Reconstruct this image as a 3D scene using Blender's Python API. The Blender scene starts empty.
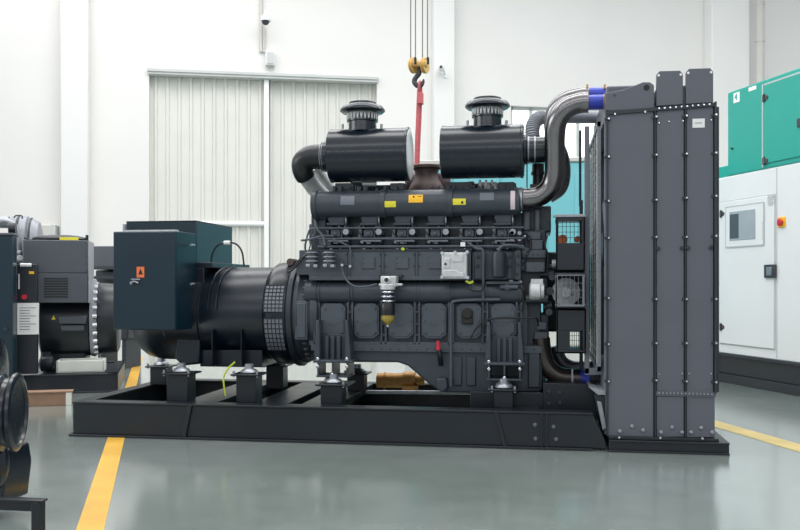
import bpy, bmesh, math, random
from mathutils import Vector, Matrix
random.seed(7)
SC = bpy.context.scene
COL = SC.collection
R = math.radians
# ------------------------------------------------------------------ camera
FPX, HOR, YAW = 900.0, 283.0, R(9)
CAMP = Vector((0.0, -5.55, 1.015))
RIGHT = Vector((math.cos(YAW), math.sin(YAW), 0)); FWD = Vector((-math.sin(YAW), math.cos(YAW), 0))
cd = bpy.data.cameras.new('camera'); cam = bpy.data.objects.new('camera', cd); COL.objects.link(cam)
cam.location = CAMP; cam.rotation_euler = (R(90), 0, YAW)
cd.sensor_width = 36; cd.lens = 36*FPX/800; cd.shift_y = (HOR-265)/800
cd.clip_end = 200
SC.camera = cam
def ray(px, py): return FWD + RIGHT*((px-400)/FPX) + Vector((0, 0, -(py-HOR)/FPX))
def ground(px, py, z=0.0):
    d = ray(px, py); t = (z-CAMP.z)/d.z
    return CAMP + d*t
class Frame:
    """a local ground frame: x along, y into depth, z up"""
    def __init__(s, ox=0, oy=0, ang=0):
        s.o = Vector((ox, oy, 0)); s.a = ang
        s.ex = Vector((math.cos(ang), math.sin(ang), 0)); s.ey = Vector((-math.sin(ang), math.cos(ang), 0))
    def p(s, px, py, Y):
        d = ray(px, py); c = CAMP - s.o
        t = (Y-c.dot(s.ey))/d.dot(s.ey); q = c + d*t
        return q.dot(s.ex), q.z
    def X(s, px, Y): return s.p(px, HOR, Y)[0]
    def Z(s, px, py, Y): return s.p(px, py, Y)[1]
    def s(s, px, Y):
        d = ray(px, HOR); c = CAMP - s.o
        return (Y-c.dot(s.ey))/d.dot(s.ey)/FPX
    def v(s, px, py, Y):
        x, z = s.p(px, py, Y); return Vector((x, Y, z))
    def world(s, v): return s.o + s.ex*v[0] + s.ey*v[1] + Vector((0, 0, v[2]))
W0 = Frame()
# ------------------------------------------------------------------ materials
def lin(h):
    h = h.lstrip('#'); o = []
    for i in (0, 2, 4):
        c = int(h[i:i+2], 16)/255; o.append(c/12.92 if c <= .04045 else ((c+.055)/1.055)**2.4)
    return (*o, 1)
def mat(name, col, rough=.5, metal=0, var=.12, scale=8, emit=None, coat=0, bump=0):
    m = bpy.data.materials.new(name); m.use_nodes = True
    nt = m.node_tree; b = nt.nodes['Principled BSDF']
    c = lin(col)
    tc = nt.nodes.new('ShaderNodeTexCoord'); nz = nt.nodes.new('ShaderNodeTexNoise')
    nz.inputs['Scale'].default_value = scale; nz.inputs['Detail'].default_value = 4
    nt.links.new(tc.outputs['Object'], nz.inputs['Vector'])
    rp = nt.nodes.new('ShaderNodeValToRGB')
    rp.color_ramp.elements[0].position = .3; rp.color_ramp.elements[1].position = .7
    rp.color_ramp.elements[0].color = (*[x*(1-var) for x in c[:3]], 1)
    rp.color_ramp.elements[1].color = (*[min(1, x*(1+var)) for x in c[:3]], 1)
    nt.links.new(nz.outputs['Fac'], rp.inputs['Fac']); nt.links.new(rp.outputs['Color'], b.inputs['Base Color'])
    mr = nt.nodes.new('ShaderNodeMapRange'); mr.inputs['To Min'].default_value = max(.02, rough-.06); mr.inputs['To Max'].default_value = min(1, rough+.06)
    nt.links.new(nz.outputs['Fac'], mr.inputs['Value']); nt.links.new(mr.outputs['Result'], b.inputs['Roughness'])
    b.inputs['Metallic'].default_value = metal
    if coat: b.inputs['Coat Weight'].default_value = coat; b.inputs['Coat Roughness'].default_value = .08
    if emit:
        b.inputs['Emission Color'].default_value = lin(col); b.inputs['Emission Strength'].default_value = emit
    if bump:
        bp = nt.nodes.new('ShaderNodeBump'); bp.inputs['Strength'].default_value = bump; bp.inputs['Distance'].default_value = .01
        nt.links.new(nz.outputs['Fac'], bp.inputs['Height']); nt.links.new(bp.outputs['Normal'], b.inputs['Normal'])
    return m
M = {
 'eng':    mat('charcoal_engine_paint', '#373f47', .38, 0, .12, 14),
 'eng2':   mat('lighter_engine_paint', '#485058', .42, 0, .1, 14),
 'engd':   mat('dark_engine_paint', '#252c34', .42, 0, .15, 14),
 'black':  mat('gloss_black_paint', '#091722', .27, 0, .1, 5, coat=.15),
 'alt':    mat('black_alternator_paint', '#0c1722', .3, 0, .15, 5),
 'tbox':   mat('blue_black_sheet_paint', '#04222f', .32, 0, .08, 3),
 'base':   mat('black_frame_paint', '#0d151c', .38, 0, .12, 6),
 'rad':    mat('grey_radiator_paint', '#5c5f68', .48, 0, .06, 3),
 'radl':   mat('pale_grey_bracket_paint', '#747880', .45, 0, .06, 3),
 'rubber': mat('black_rubber', '#14171b', .38, 0, .15, 20),
 'steel':  mat('bright_steel', '#d8dade', .25, 1, .05, 20),
 'dsteel': mat('dark_polished_steel', '#7d7b7c', .25, 1, .12, 9),
 'gsteel': mat('grey_steel', '#9a9ea4', .4, .8, .12, 20),
 'alu':    mat('cast_aluminium', '#c9cccb', .45, .4, .1, 25),
 'rust':   mat('brown_cast_iron', '#5a4a48', .55, .2, .2, 20),
 'brass':  mat('ochre_brass', '#b98a4c', .45, .35, .15, 18),
 'amber':  mat('amber_plastic', '#a8923c', .2, 0, .15, 20),
 'yellow': mat('yellow_sticker', '#e8dc3c', .5, 0, .05, 30),
 'orangey':mat('amber_sticker', '#f7bd22', .5, 0, .05, 30),
 'orange': mat('orange_sticker', '#e2733a', .5, 0, .05, 30),
 'ink':    mat('black_print', '#1c1c1c', .6, 0, .05, 30),
 'greyst': mat('grey_sticker', '#6b727c', .5, 0, .05, 30),
 'pink':   mat('pale_pink_tape', '#dccbd2', .6, 0, .05, 30),
 'white':  mat('white_paper', '#eeeeec', .7, 0, .04, 20),
 'blue':   mat('blue_silicone_hose', '#3143b4', .35, 0, .08, 20),
 'red':    mat('red_plastic', '#c8283a', .4, 0, .1, 20),
 'sling':  mat('red_webbing', '#c4666b', .8, 0, .18, 40),
 'crane':  mat('crane_yellow_paint', '#d6ae66', .55, 0, .15, 20),
 'wire':   mat('cable_grey', '#6d6b6d', .5, .3, .1, 20),
 'ygreen': mat('yellow_green_insulation', '#b9c83a', .5, 0, .1, 20),
 'teal':   mat('teal_canopy_paint', '#1fa293', .35, 0, .04, 2),
 'teal2':  mat('pale_teal_paint', '#78c2ca', .5, 0, .06, 2),
 'canopy': mat('white_canopy_paint', '#e3e5e5', .4, 0, .02, 2),
 'seam':   mat('shadow_gap_grey', '#bcc1c2', .6, 0, .05, 8),
 'skid':   mat('dark_skid_paint', '#24282e', .4, 0, .1, 4),
 'glass':  mat('grey_window_glass', '#9fa8ad', .08, 0, .12, 3),
 'bgbox':  mat('grey_blue_box_paint', '#4b5058', .42, 0, .06, 3),
 'bgblk':  mat('background_black_paint', '#1a2027', .35, 0, .12, 5),
 'mill':   mat('pale_grey_duct', '#8f9299', .45, .2, .12, 9),
 'bronze': mat('dark_bronze_hose', '#4a4542', .3, .7, .15, 12),
 'wood':   mat('plywood', '#8a6d58', .75, 0, .15, 12),
 'foam':   mat('pale_carton', '#d8dad2', .8, 0, .05, 6),
 'door':   mat('door_sheet_paint', '#d9d8d1', .55, 0, .03, 2),
 'dframe': mat('door_frame_paint', '#c3c6c3', .55, 0, .05, 3),
 'wpipe':  mat('white_pipe_paint', '#f0f1f0', .45, 0, .03, 4),
 'gpipe':  mat('beige_grey_pipe', '#c9c6c0', .55, 0, .05, 4),
 'cctv':   mat('white_plastic', '#e4e4e4', .4, 0, .03, 10),
 'lens':   mat('smoked_lens', '#3b3b40', .1, 0, .1, 10),
 'line':   mat('yellow_floor_paint', '#d6a640', .45, 0, .14, 4),
 'line2':  mat('faded_yellow_floor_paint', '#d8c07c', .5, 0, .14, 4),
}
def wall_mat():
    m = mat('white_plaster', '#e4e2de', .85, 0, .025, .7)
    return m
M['wall'] = wall_mat(); M['pil'] = mat('white_pilaster_plaster', '#e6e5e2', .85, 0, .02, .7)
M['bright'] = mat('daylit_pane', '#fbfdff', .3, 0, .01, 2, emit=1.05)
def floor_mat():
    m = bpy.data.materials.new('grey_green_epoxy'); m.use_nodes = True
    nt = m.node_tree; b = nt.nodes['Principled BSDF']; L = nt.links.new
    tc = nt.nodes.new('ShaderNodeTexCoord')
    n1 = nt.nodes.new('ShaderNodeTexNoise'); n1.inputs['Scale'].default_value = .55; n1.inputs['Detail'].default_value = 6
    n2 = nt.nodes.new('ShaderNodeTexNoise'); n2.inputs['Scale'].default_value = 5; n2.inputs['Detail'].default_value = 8; n2.inputs['Roughness'].default_value = .7
    for n in (n1, n2): L(tc.outputs['Object'], n.inputs['Vector'])
    r1 = nt.nodes.new('ShaderNodeValToRGB'); r1.color_ramp.elements[0].color = lin('#7d8983'); r1.color_ramp.elements[1].color = lin('#949e9a')
    r1.color_ramp.elements[0].position = .35; r1.color_ramp.elements[1].position = .65
    r2 = nt.nodes.new('ShaderNodeValToRGB'); r2.color_ramp.elements[0].color = (.9, .91, .905, 1); r2.color_ramp.elements[1].color = (1, 1, 1, 1)
    r2.color_ramp.elements[0].position = .38; r2.color_ramp.elements[1].position = .55
    mx = nt.nodes.new('ShaderNodeMix'); mx.data_type = 'RGBA'; mx.blend_type = 'MULTIPLY'; mx.inputs['Factor'].default_value = 1
    L(n1.outputs['Fac'], r1.inputs['Fac']); L(n2.outputs['Fac'], r2.inputs['Fac'])
    L(r1.outputs['Color'], mx.inputs['A']); L(r2.outputs['Color'], mx.inputs['B']); L(mx.outputs['Result'], b.inputs['Base Color'])
    mr = nt.nodes.new('ShaderNodeMapRange'); mr.inputs['To Min'].default_value = .14; mr.inputs['To Max'].default_value = .3; b.inputs['Coat Weight'].default_value = 1; b.inputs['Coat IOR'].default_value = 1.8; b.inputs['Coat Roughness'].default_value = .16
    L(n2.outputs['Fac'], mr.inputs['Value']); L(mr.outputs['Result'], b.inputs['Roughness'])
    bp = nt.nodes.new('ShaderNodeBump'); bp.inputs['Strength'].default_value = .02; bp.inputs['Distance'].default_value = .01
    L(n2.outputs['Fac'], bp.inputs['Height']); L(bp.outputs['Normal'], b.inputs['Normal'])
    return m
M['floor'] = floor_mat()
# ------------------------------------------------------------------ mesh builder
def smooth_path(pts, n=6):
    P = [Vector(p) for p in pts]
    if len(P) < 3: return P
    out = []
    for i in range(len(P)-1):
        p0 = P[max(0, i-1)]; p1 = P[i]; p2 = P[i+1]; p3 = P[min(len(P)-1, i+2)]
        for k in range(n):
            t = k/n
            out.append(.5*((2*p1)+(p2-p0)*t+(2*p0-5*p1+4*p2-p3)*t*t+(3*p1-p0-3*p2+p3)*t**3))
    out.append(P[-1]); return out
def basis(a):
    a = Vector(a).normalized()
    u = a.orthogonal().normalized() if abs(a.z) > .9 else Vector((0, 0, 1)).cross(a).normalized()
    return u, a.cross(u)
class MB:
    def __init__(s): s.b = bmesh.new()
    def face(s, vs):
        try: return s.b.faces.new(vs)
        except ValueError: return None
    def box(s, x0, x1, y0, y1, z0, z1):
        x0, x1 = sorted((x0, x1)); y0, y1 = sorted((y0, y1)); z0, z1 = sorted((z0, z1))
        v = [s.b.verts.new(p) for p in [(x0,y0,z0),(x1,y0,z0),(x1,y1,z0),(x0,y1,z0),(x0,y0,z1),(x1,y0,z1),(x1,y1,z1),(x0,y1,z1)]]
        for f in ((3,2,1,0),(4,5,6,7),(0,1,5,4),(1,2,6,5),(2,3,7,6),(3,0,4,7)): s.face([v[i] for i in f])
        return s
    def ext(s, poly, d):
        d = Vector(d)
        a = [s.b.verts.new(Vector(p)) for p in poly]; c = [s.b.verts.new(Vector(p)+d) for p in poly]
        n = len(a); s.face(a[::-1]); s.face(c)
        for i in range(n): s.face([a[i], a[(i+1) % n], c[(i+1) % n], c[i]])
        return s
    def xz(s, poly, y0, y1): return s.ext([(x, y0, z) for x, z in poly], (0, y1-y0, 0))
    def xy(s, poly, z0, z1): return s.ext([(x, y, z0) for x, y in poly], (0, 0, z1-z0))
    def yz(s, poly, x0, x1): return s.ext([(x0, y, z) for y, z in poly], (x1-x0, 0, 0))
    def rings(s, rs, cap=True):
        R_ = [[s.b.verts.new(p) for p in r] for r in rs]
        n = len(R_[0])
        for a, c in zip(R_, R_[1:]):
            for i in range(n): s.face([a[i], a[(i+1) % n], c[(i+1) % n], c[i]])
        if cap: s.face(R_[0][::-1]); s.face(R_[-1])
        return s
    def lathe(s, prof, org, axis, seg=28, cap=True):
        org = Vector(org); ax = Vector(axis).normalized(); u, w = basis(ax); rs = []
        for r, t in prof:
            r = max(r, 1e-4)
            rs.append([org+ax*t+(u*math.cos(2*math.pi*i/seg)+w*math.sin(2*math.pi*i/seg))*r for i in range(seg)])
        return s.rings(rs, cap)
    def cyl(s, p0, p1, r, r2=None, seg=20):
        p0 = Vector(p0); p1 = Vector(p1); d = p1-p0
        return s.lathe([(r, 0), (r if r2 is None else r2, d.length)], p0, d, seg)
    def tube(s, pts, r, seg=10, n=6, rfun=None, raw=False):
        P = [Vector(p) for p in pts] if raw else smooth_path(pts, n)
        rs = []; pu = None
        for i, p in enumerate(P):
            t = (P[min(i+1, len(P)-1)]-P[max(i-1, 0)]).normalized()
            if pu is None: u, _ = basis(t)
            else: u = (pu-t*pu.dot(t)).normalized()
            pu = u; w = t.cross(u)
            rr = r if rfun is None else rfun(i/(len(P)-1))
            rs.append([p+(u*math.cos(2*math.pi*k/seg)+w*math.sin(2*math.pi*k/seg))*rr for k in range(seg)])
        return s.rings(rs)
    def torus(s, c, axis, Rr, r, seg=32, ss=8, a0=0, a1=2*math.pi):
        c = Vector(c); u, w = basis(axis); ax = Vector(axis).normalized(); full = abs(a1-a0-2*math.pi) < 1e-6
        n = seg; rs = []
        for i in range(n+1):
            a = a0+(a1-a0)*i/n; d = u*math.cos(a)+w*math.sin(a)
            rs.append([c+d*(Rr+r*math.cos(2*math.pi*k/ss))+ax*(r*math.sin(2*math.pi*k/ss)) for k in range(ss)])
        return s.rings(rs, not full)
    def ball(s, c, r, sc=(1, 1, 1), seg=16):
        prof = [(r*math.sin(math.pi*i/10), -r*math.cos(math.pi*i/10)) for i in range(11)]
        n0 = len(s.b.verts); s.lathe(prof, (0, 0, 0), (0, 0, 1), seg)
        s.b.verts.ensure_lookup_table()
        for v in s.b.verts[n0:]: v.co = Vector((v.co.x*sc[0], v.co.y*sc[1], v.co.z*sc[2]))+Vector(c)
        return s
FR = {}      # object -> (frame, absolute local position)
def place(o, parent, pos, frame):
    FR[o.name] = (frame, Vector(pos))
    if parent is None:
        o.location = frame.world(pos); o.rotation_euler = (0, 0, frame.a)
    else:
        pf, pp = FR[parent.name]
        o.parent = parent; o.location = Vector(pos)-pp
def clusters(b):
    # loose islands that lie near one another make one piece
    b.verts.index_update(); seen = set(); isl = []
    for v in b.verts:
        if v in seen: continue
        st = [v]; seen.add(v); g = []
        while st:
            q = st.pop(); g.append(q)
            for e in q.link_edges:
                o = e.other_vert(q)
                if o not in seen: seen.add(o); st.append(o)
        isl.append(g)
    if len(isl) < 2 or len(isl) > 120: return [[v for g in isl for v in g]]
    bb = [([min(v.co[i] for v in g) for i in range(3)], [max(v.co[i] for v in g) for i in range(3)]) for g in isl]
    sz = [max(h[i]-l[i] for i in range(3)) for l, h in bb]; par = list(range(len(isl)))
    def find(i):
        while par[i] != i: i = par[i]
        return i
    for i in range(len(isl)):
        for j in range(i):
            gap = math.sqrt(sum(max(0, bb[i][0][k]-bb[j][1][k], bb[j][0][k]-bb[i][1][k])**2 for k in range(3)))
            if gap <= max(.02, .5*max(sz[i], sz[j]))*.95: par[find(i)] = find(j)
    out = {}
    for i, g in enumerate(isl): out.setdefault(find(i), []).extend(g)
    return list(out.values())
def build(name, mb, m, parent=None, frame=None, bevel=0, seg=2):
    if parent is not None:
        cl = clusters(mb.b)
        if len(cl) > 1:
            first = None
            for g in cl:
                g = set(g); nb_ = MB(); mp = {v: nb_.b.verts.new(v.co) for v in g}
                for f in mb.b.faces:
                    if f.verts[0] in g: nb_.face([mp[v] for v in f.verts])
                o = build1(name, nb_, m, parent, frame, bevel, seg); first = first or o
            mb.b.free(); return first
    return build1(name, mb, m, parent, frame, bevel, seg)
def build1(name, mb, m, parent=None, frame=None, bevel=0, seg=2):
    if frame is None: frame = FR[parent.name][0] if parent else W0
    b = mb.b; b.normal_update(); bmesh.ops.recalc_face_normals(b, faces=b.faces)
    lo = Vector((min(v.co[i] for v in b.verts) for i in range(3))); hi = Vector((max(v.co[i] for v in b.verts) for i in range(3)))
    c = (lo+hi)/2; c.z = lo.z
    for v in b.verts: v.co -= c
    me = bpy.data.meshes.new(name); b.to_mesh(me); b.free()
    for p in me.polygons: p.use_smooth = True
    me.set_sharp_from_angle(angle=R(38))
    me.materials.append(m if not isinstance(m, str) else M[m])
    o = bpy.data.objects.new(name, me); COL.objects.link(o)
    place(o, parent, c, frame)
    if bevel:
        md = o.modifiers.new('bevel', 'BEVEL'); md.width = bevel; md.segments = seg; md.limit_method = 'ANGLE'; md.angle_limit = R(40)
        md.use_clamp_overlap = True
    return o
def tag(o, label=None, cat=None, group=None, kind=None):
    if label: o['label'] = label
    if cat: o['category'] = cat
    if group: o['group'] = group
    if kind: o['kind'] = kind
    return o
def empty(name, pos, frame=W0):
    o = bpy.data.objects.new(name, None); COL.objects.link(o); o.empty_display_size = .1
    place(o, None, pos, frame); return o
def dup(o, pos, parent=None, kids=True):
    """copy of a part (and its sub-parts) to another local position"""
    c = o.copy(); COL.objects.link(c)
    fr = FR[o.name][0]; par = parent or o.parent
    place(c, par, pos, fr)
    if kids:
        for ch in [x for x in COL.objects if x.parent == o]:
            d = ch.copy(); COL.objects.link(d); d.parent = c; FR[d.name] = (fr, Vector(pos)+ch.location)
    return c
def off(o): return FR[o.name][1]
def textmesh(txt, size, depth, name):
    cu = bpy.data.curves.new(name, 'FONT'); cu.body = txt; cu.size = size; cu.extrude = depth; cu.align_x = 'CENTER'; cu.align_y = 'CENTER'; cu.resolution_u = 2
    t = bpy.data.objects.new(name, cu); COL.objects.link(t)
    bpy.context.view_layer.update()
    me = bpy.data.meshes.new_from_object(t.evaluated_get(bpy.context.evaluated_depsgraph_get()))
    mb = MB(); mb.b.from_mesh(me)
    for v in mb.b.verts: v.co = Vector((v.co.x, v.co.z, v.co.y))
    bpy.data.objects.remove(t); bpy.data.curves.remove(cu)
    return mb
def shift(mb, d):
    for v in mb.b.verts: v.co += Vector(d)
    return mb
# px-based shape helpers (pixel rectangle measured on the plane y=Y of a frame, given real depth)
class PX:
    def __init__(s, fr): s.f = fr
    def box(s, mb, x0, y0, x1, y1, Y, dep):
        f = s.f; xm = (x0+x1)/2
        return mb.box(f.X(x0, Y), f.X(x1, Y), Y, Y+dep, f.Z(xm, y1, Y), f.Z(xm, y0, Y))
    def poly(s, mb, pts, Y, dep): return mb.xz([s.f.p(a, b, Y) for a, b in pts], Y, Y+dep)
    def hcyl(s, mb, x0, x1, yc, r, Y, r2=None, seg=32):
        f = s.f; xm = (x0+x1)/2; k = f.s(xm, Y); z = f.Z(xm, yc, Y); n = Y-max(r, r2 or 0)*k
        return mb.cyl((f.X(x0, n), Y, z), (f.X(x1, n), Y, z), r*k, None if r2 is None else r2*k, seg)
    def vcyl(s, mb, xc, y0, y1, r, Y, r2=None, seg=24):
        f = s.f; k = f.s(xc, Y)
        return mb.cyl((f.X(xc, Y), Y, f.Z(xc, y1, Y)), (f.X(xc, Y), Y, f.Z(xc, y0, Y)), r*k, None if r2 is None else r2*k, seg)
    def dcyl(s, mb, xc, yc, r, Y, dep, seg=20, r2=None):
        p = s.f.v(xc, yc, Y); k = s.f.s(xc, Y)
        return mb.cyl(p+Vector((0, dep, 0)), p, r*k, None if r2 is None else r2*k, seg)
    def tube(s, mb, pts, r, seg=10, n=6, rfun=None):
        """pts are (px, py, Y); r in px"""
        k = s.f.s(pts[0][0], pts[0][2])
        return mb.tube([s.f.v(a, b, c) for a, b, c in pts], r*k, seg, n, None if rfun is None else (lambda t: rfun(t)*k))
    def vl(s, mb, prof, xc, Y, seg=32):
        """vertical lathe: prof = [(r_px, y_px)...]"""
        f = s.f; k = f.s(xc, Y); z0 = f.Z(xc, prof[0][1], Y)
        return mb.lathe([(r*k, f.Z(xc, y, Y)-z0) for r, y in prof], (f.X(xc, Y), Y, z0), (0, 0, 1), seg)
    def hl(s, mb, prof, yc, Y, seg=40):
        """lathe about a horizontal x axis: prof = [(r_px, x_px)...]"""
        f = s.f; xm = prof[len(prof)//2][1]; k = f.s(xm, Y); n = Y-max(r for r, x in prof)*k; x0 = f.X(prof[0][1], n)
        return mb.lathe([(r*k, f.X(x, n)-x0) for r, x in prof], (x0, Y, f.Z(xm, yc, Y)), (1, 0, 0), seg)
G = PX(W0)
def V(a, b, c): return W0.v(a, b, c)
# ================================================================== ROOM
c0 = CAMP+ray(263, HOR)*15.0
WF = Frame(c0.x, c0.y, YAW+R(9.7)); WP = PX(WF)
WH = 8.0
dx0, dx1 = WF.X(149, 0), WF.X(377, 0); dz = WF.Z(263, 74.5, 0)
wx0, wx1 = WF.X(511, 0), WF.X(668, 0); wz1 = WF.Z(560, 107, 0); wz0 = WF.Z(560, 215, 0)
mb = MB()
mb.box(-16, dx0, 0, .3, 0, WH); mb.box(dx0, dx1, 0, .3, dz, WH); mb.box(dx1, wx0, 0, .3, 0, WH)
mb.box(wx0, wx1, 0, .3, 0, wz0); mb.box(wx0, wx1, 0, .3, wz1, WH); mb.box(wx1, 26, 0, .3, 0, WH)
tag(build('wall_back', mb, 'wall', None, WF), kind='structure')
for i, (a, b_, pr) in enumerate([(60, 88, .22), (434, 455, .22), (712, 750, .3)]):
    mb = MB(); mb.box(WF.X(a, -pr), WF.X(b_, -pr), -pr, 0, 0, WH)
    tag(build('wall_pilaster', mb, 'pil', None, WF, .02), kind='structure')
mb = MB(); mb.box(-22, 30, -24, 26, -.2, 0); fl = tag(build('floor', mb, 'floor', None, W0), kind='structure')
# sheet door: two sliding leaves under a lintel
dr = tag(empty('door_1', ((dx0+dx1)/2, .15, 0), WF), kind='structure')
for a, b_, yy in ((149, 266, .16), (266, 377, .2)):
    xa, xb = WF.X(a, 0), WF.X(b_, 0); mb = MB(); mb.box(xa, xb, yy, yy+.04, .01, dz)
    n = 10; w = (xb-xa)/n
    for k in range(n):
        x = xa+w*(k+.5)
        mb.xy([(x-.035, yy), (x-.018, yy-.03), (x+.018, yy-.03), (x+.035, yy)], .02, dz-.01)
    build('door_leaf', mb, 'door', dr)
mb = MB(); mb.box(dx0-.02, dx1+.02, -.05, .13, dz-.07, dz+.02); mb.box(dx0-.02, dx1+.02, -.07, -.05, dz-.03, dz+.02)
build('lintel', mb, 'dframe', dr, None, .005)
mb = MB(); x = WF.X(266.5, 0); mb.box(x-.04, x+.04, .02, .14, .01, dz-.07); build('post', mb, 'wpipe', dr, None, .01)
mb = MB(); mb.cyl((WF.X(190, 0), .1, WF.Z(200, 223, 0)), (x-.02, .1, WF.Z(265, 223.5, 0)), .04); build('grab_rail', mb, 'wpipe', dr)
# window
wd = tag(empty('window_1', ((wx0+wx1)/2, .15, wz0), WF), kind='structure')
mb = MB(); t = .06
mb.box(wx0, wx1, .1, .2, wz1-t, wz1); mb.box(wx0, wx1, .1, .2, wz0, wz0+t)
mx = [wx0+t/2, WF.X(531, .1), WF.X(578, .1), WF.X(622, .1), wx1-t/2]
for q in mx: mb.box(q-t/2, q+t/2, .1, .2, wz0, wz1)
build('window_frame', mb, 'dframe', wd)
for a, b_ in zip(mx, mx[1:]):
    mb = MB(); mb.box(a+t/2, b_-t/2, .14, .15, wz0+t, wz1-t); build('window_pane', mb, 'bright', wd)
# painted lines on the floor
def decal(name, pts, m):
    q = [ground(a, b_) for a, b_ in pts]
    mb = MB(); mb.xy([(v.x, v.y) for v in q], 0, .002); o = build(name, mb, m, None, W0); tag(o, kind='structure')
decal('trim_1', [(69.5, 549), (99.5, 549), (143, 357), (135.5, 357)], 'line')
decal('trim_2', [(640, 399.5), (900, 472.5), (900, 482), (640, 405)], 'line2')
# conduit on the right wall
mb = MB(); xa = WF.X(760, -.42); rr = 4.2*WF.s(760, -.42)
mb.cyl((xa, -.42, .05), (xa, -.42, WH-.1), rr)
for yy in (42, 5):
    z = WF.Z(760, yy, -.42); mb.cyl((xa, -.42, z), (xa, -.42, z+.05), rr*1.12)
for z in (1.5, 4.0, 6.5): mb.box(xa-rr*.5, xa+rr*.5, -.42, .0, z, z+.06)
tag(build('downpipe', mb, 'gpipe', None, WF), 'beige vertical round pipe running up the wall above the teal canopy', 'pipe')
# cameras + junction box on the wall
def dome(px, py, label):
    Y = -.3; k = WF.s(px, Y); p = WF.v(px, py, Y); r = empty('security_camera', (p.x, 0, p.z), WF)
    tag(r, label, 'camera')
    mb = MB(); mb.tube([(p.x, -.03, p.z+9*k), (p.x, -.15, p.z+11*k), (p.x, Y, p.z+9*k), (p.x, Y, p.z+5*k)], 1.6*k, 10); build('arm', mb, 'cctv', r)
    mb = MB(); mb.lathe([(2, 8), (4.5, 6), (5, 1), (4.6, 0)], p, (0, 0, 1)) if 0 else mb.lathe([(5*k, 0), (5.2*k, 2*k), (4.2*k, 5*k), (1.6*k, 7*k)], (p.x, Y, p.z-1*k), (0, 0, 1)); build('housing', mb, 'cctv', r)
    mb = MB(); mb.lathe([(1*k, -4.2*k), (2.6*k, -3.4*k), (3.8*k, -1.5*k), (4*k, 0)], (p.x, Y, p.z-1*k), (0, 0, 1)); build('dome', mb, 'lens', r)
    return r
dome(265.5, 20, 'white dome security camera on the wall above the door post')
Yc = 0
xa, za = WF.p(261, 4, -.03); mb = MB(); mb.cyl((xa, -.03, WF.Z(262, 52, -.03)), (xa, -.03, WH-.1), .028)
x2 = WF.X(264, -.03); mb.cyl((x2, -.03, WF.Z(262, 52, -.03)), (x2, -.03, WF.Z(262, 26, -.03)), .02)
tag(build('cable_conduit', mb, 'gpipe', None, WF), 'thin grey cable conduit running up the wall above the door', 'conduit')
e = empty('junction_box', (WF.X(270, -.12), 0, WF.Z(270, 65, -.1)), WF); tag(e, 'small grey junction box on the wall just above the door', 'junction box')
mb = MB(); WP.box(mb, 265.5, 50.5, 275, 65, -.12, .12); build('enclosure', mb, 'cctv', e, None, .01)
mb = MB(); WP.box(mb, 267, 52, 273.6, 63.5, -.135, .02); build('cover', mb, 'dframe', e, None, .005)
for q in (267.5, 270.5, 273): mb = MB(); WP.vcyl(mb, q, 64.5, 67.5, .9, -.06); build('cable_gland', mb, 'gpipe', e)
# box camera on the pilaster
e = empty('security_camera', (WF.X(442, -.4), -.22, WF.Z(442, 70, -.22)), WF); tag(e, 'small white bullet security camera on the pilaster beside the crane hook', 'camera')
mb = MB(); p = WF.v(441, 67, -.55); k = WF.s(441, -.5)
mb.lathe([(2.4*k, 0), (3.2*k, .02), (3.2*k, .25), (2*k, .27)], p, (.25, 1, .1)); build('housing', mb, 'cctv', e)
mb = MB(); mb.lathe([(1.5*k, -.012), (1.5*k, .006)], p, (.25, 1, .1)); build('lens', mb, 'lens', e)
mb = MB(); mb.cyl(WF.v(443, 68, -.35), WF.v(445, 75, -.22), 1*k); WP.dcyl(mb, 446, 75.5, 2.6, -.24, .02); build('bracket', mb, 'cctv', e)
# ------------------------------------------------------------------ crane hook and sling
CY = 3.0
e = empty('crane_hook_block', (W0.X(420, CY), CY, W0.Z(420, 88, CY)), W0); tag(e, 'yellow overhead crane hook block hanging on steel ropes', 'crane hook')
k = W0.s(420, CY)
for q, yb in ((410.7, 60), (415.5, 58), (422.5, 58), (427.5, 60)):
    mb = MB(); p = V(q, yb, CY); mb.cyl(p, (p.x, CY, 7.6), .55*k, seg=8); build('wire_rope', mb, 'wire', e)
for q in (413.6, 424.8):
    mb = MB(); p = V(q, 65.5, CY); ax = Vector((1, -.45, 0)) if q < 420 else Vector((1, -.3, 0)); ax.normalize()
    mb.lathe([(2*k, -1.9*k), (7.6*k, -1.9*k), (8*k, -1*k), (6.2*k, 0), (8*k, 1*k), (7.6*k, 1.9*k), (2*k, 1.9*k)], p, ax, 24); build('sheave', mb, 'crane', e)
mb = MB(); G.box(mb, 412, 60.5, 427, 66, CY-.06, .12); build('block_yoke', mb, 'crane', e, None, .012)
for q in (415, 427.8):
    mb = MB(); G.box(mb, q-1, 57, q+1.2, 64, CY-.11, .03); build('rope_guard', mb, 'rubber', e, None, .004)
mb = MB()
pts = [(419.7, 65, CY), (419.7, 70, CY), (419, 74, CY), (415.5, 78, CY), (414.5, 82, CY), (417, 85.5, CY), (420.5, 85.6, CY), (423, 82.5, CY), (423.6, 79, CY)]
G.tube(mb, pts, 2.2, 10, 4, lambda t: 1.9+.8*math.sin(math.pi*t)-(1.2*max(0, t-.8)/.2)); build('hook', mb, 'lens', e)
mb = MB()
S = CY-.02
for dx_, dy_ in ((-1.0, 0), (1.1, .05)):
    G.tube(mb, [(420+dx_*.4, 84.2, S+dy_), (419.6+dx_*1.2, 92, S+dy_), (418.6+dx_*1.3, 120, S+dy_), (417+dx_*1.2, 160, S+dy_), (416+dx_, 228, S+dy_)], 1.5, 8, 5)
G.box(mb, 416.8, 92, 422.4, 103, S-.035, .09); G.tube(mb, [(418.9, 93, S), (419.1, 84, S-.03), (420, 81.6, S), (421.2, 84, S+.05), (421, 93, S+.05)], 1.2, 8, 4)
G.box(mb, 414.6, 226, 417.4, 229.5, S-.02, .09)
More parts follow.
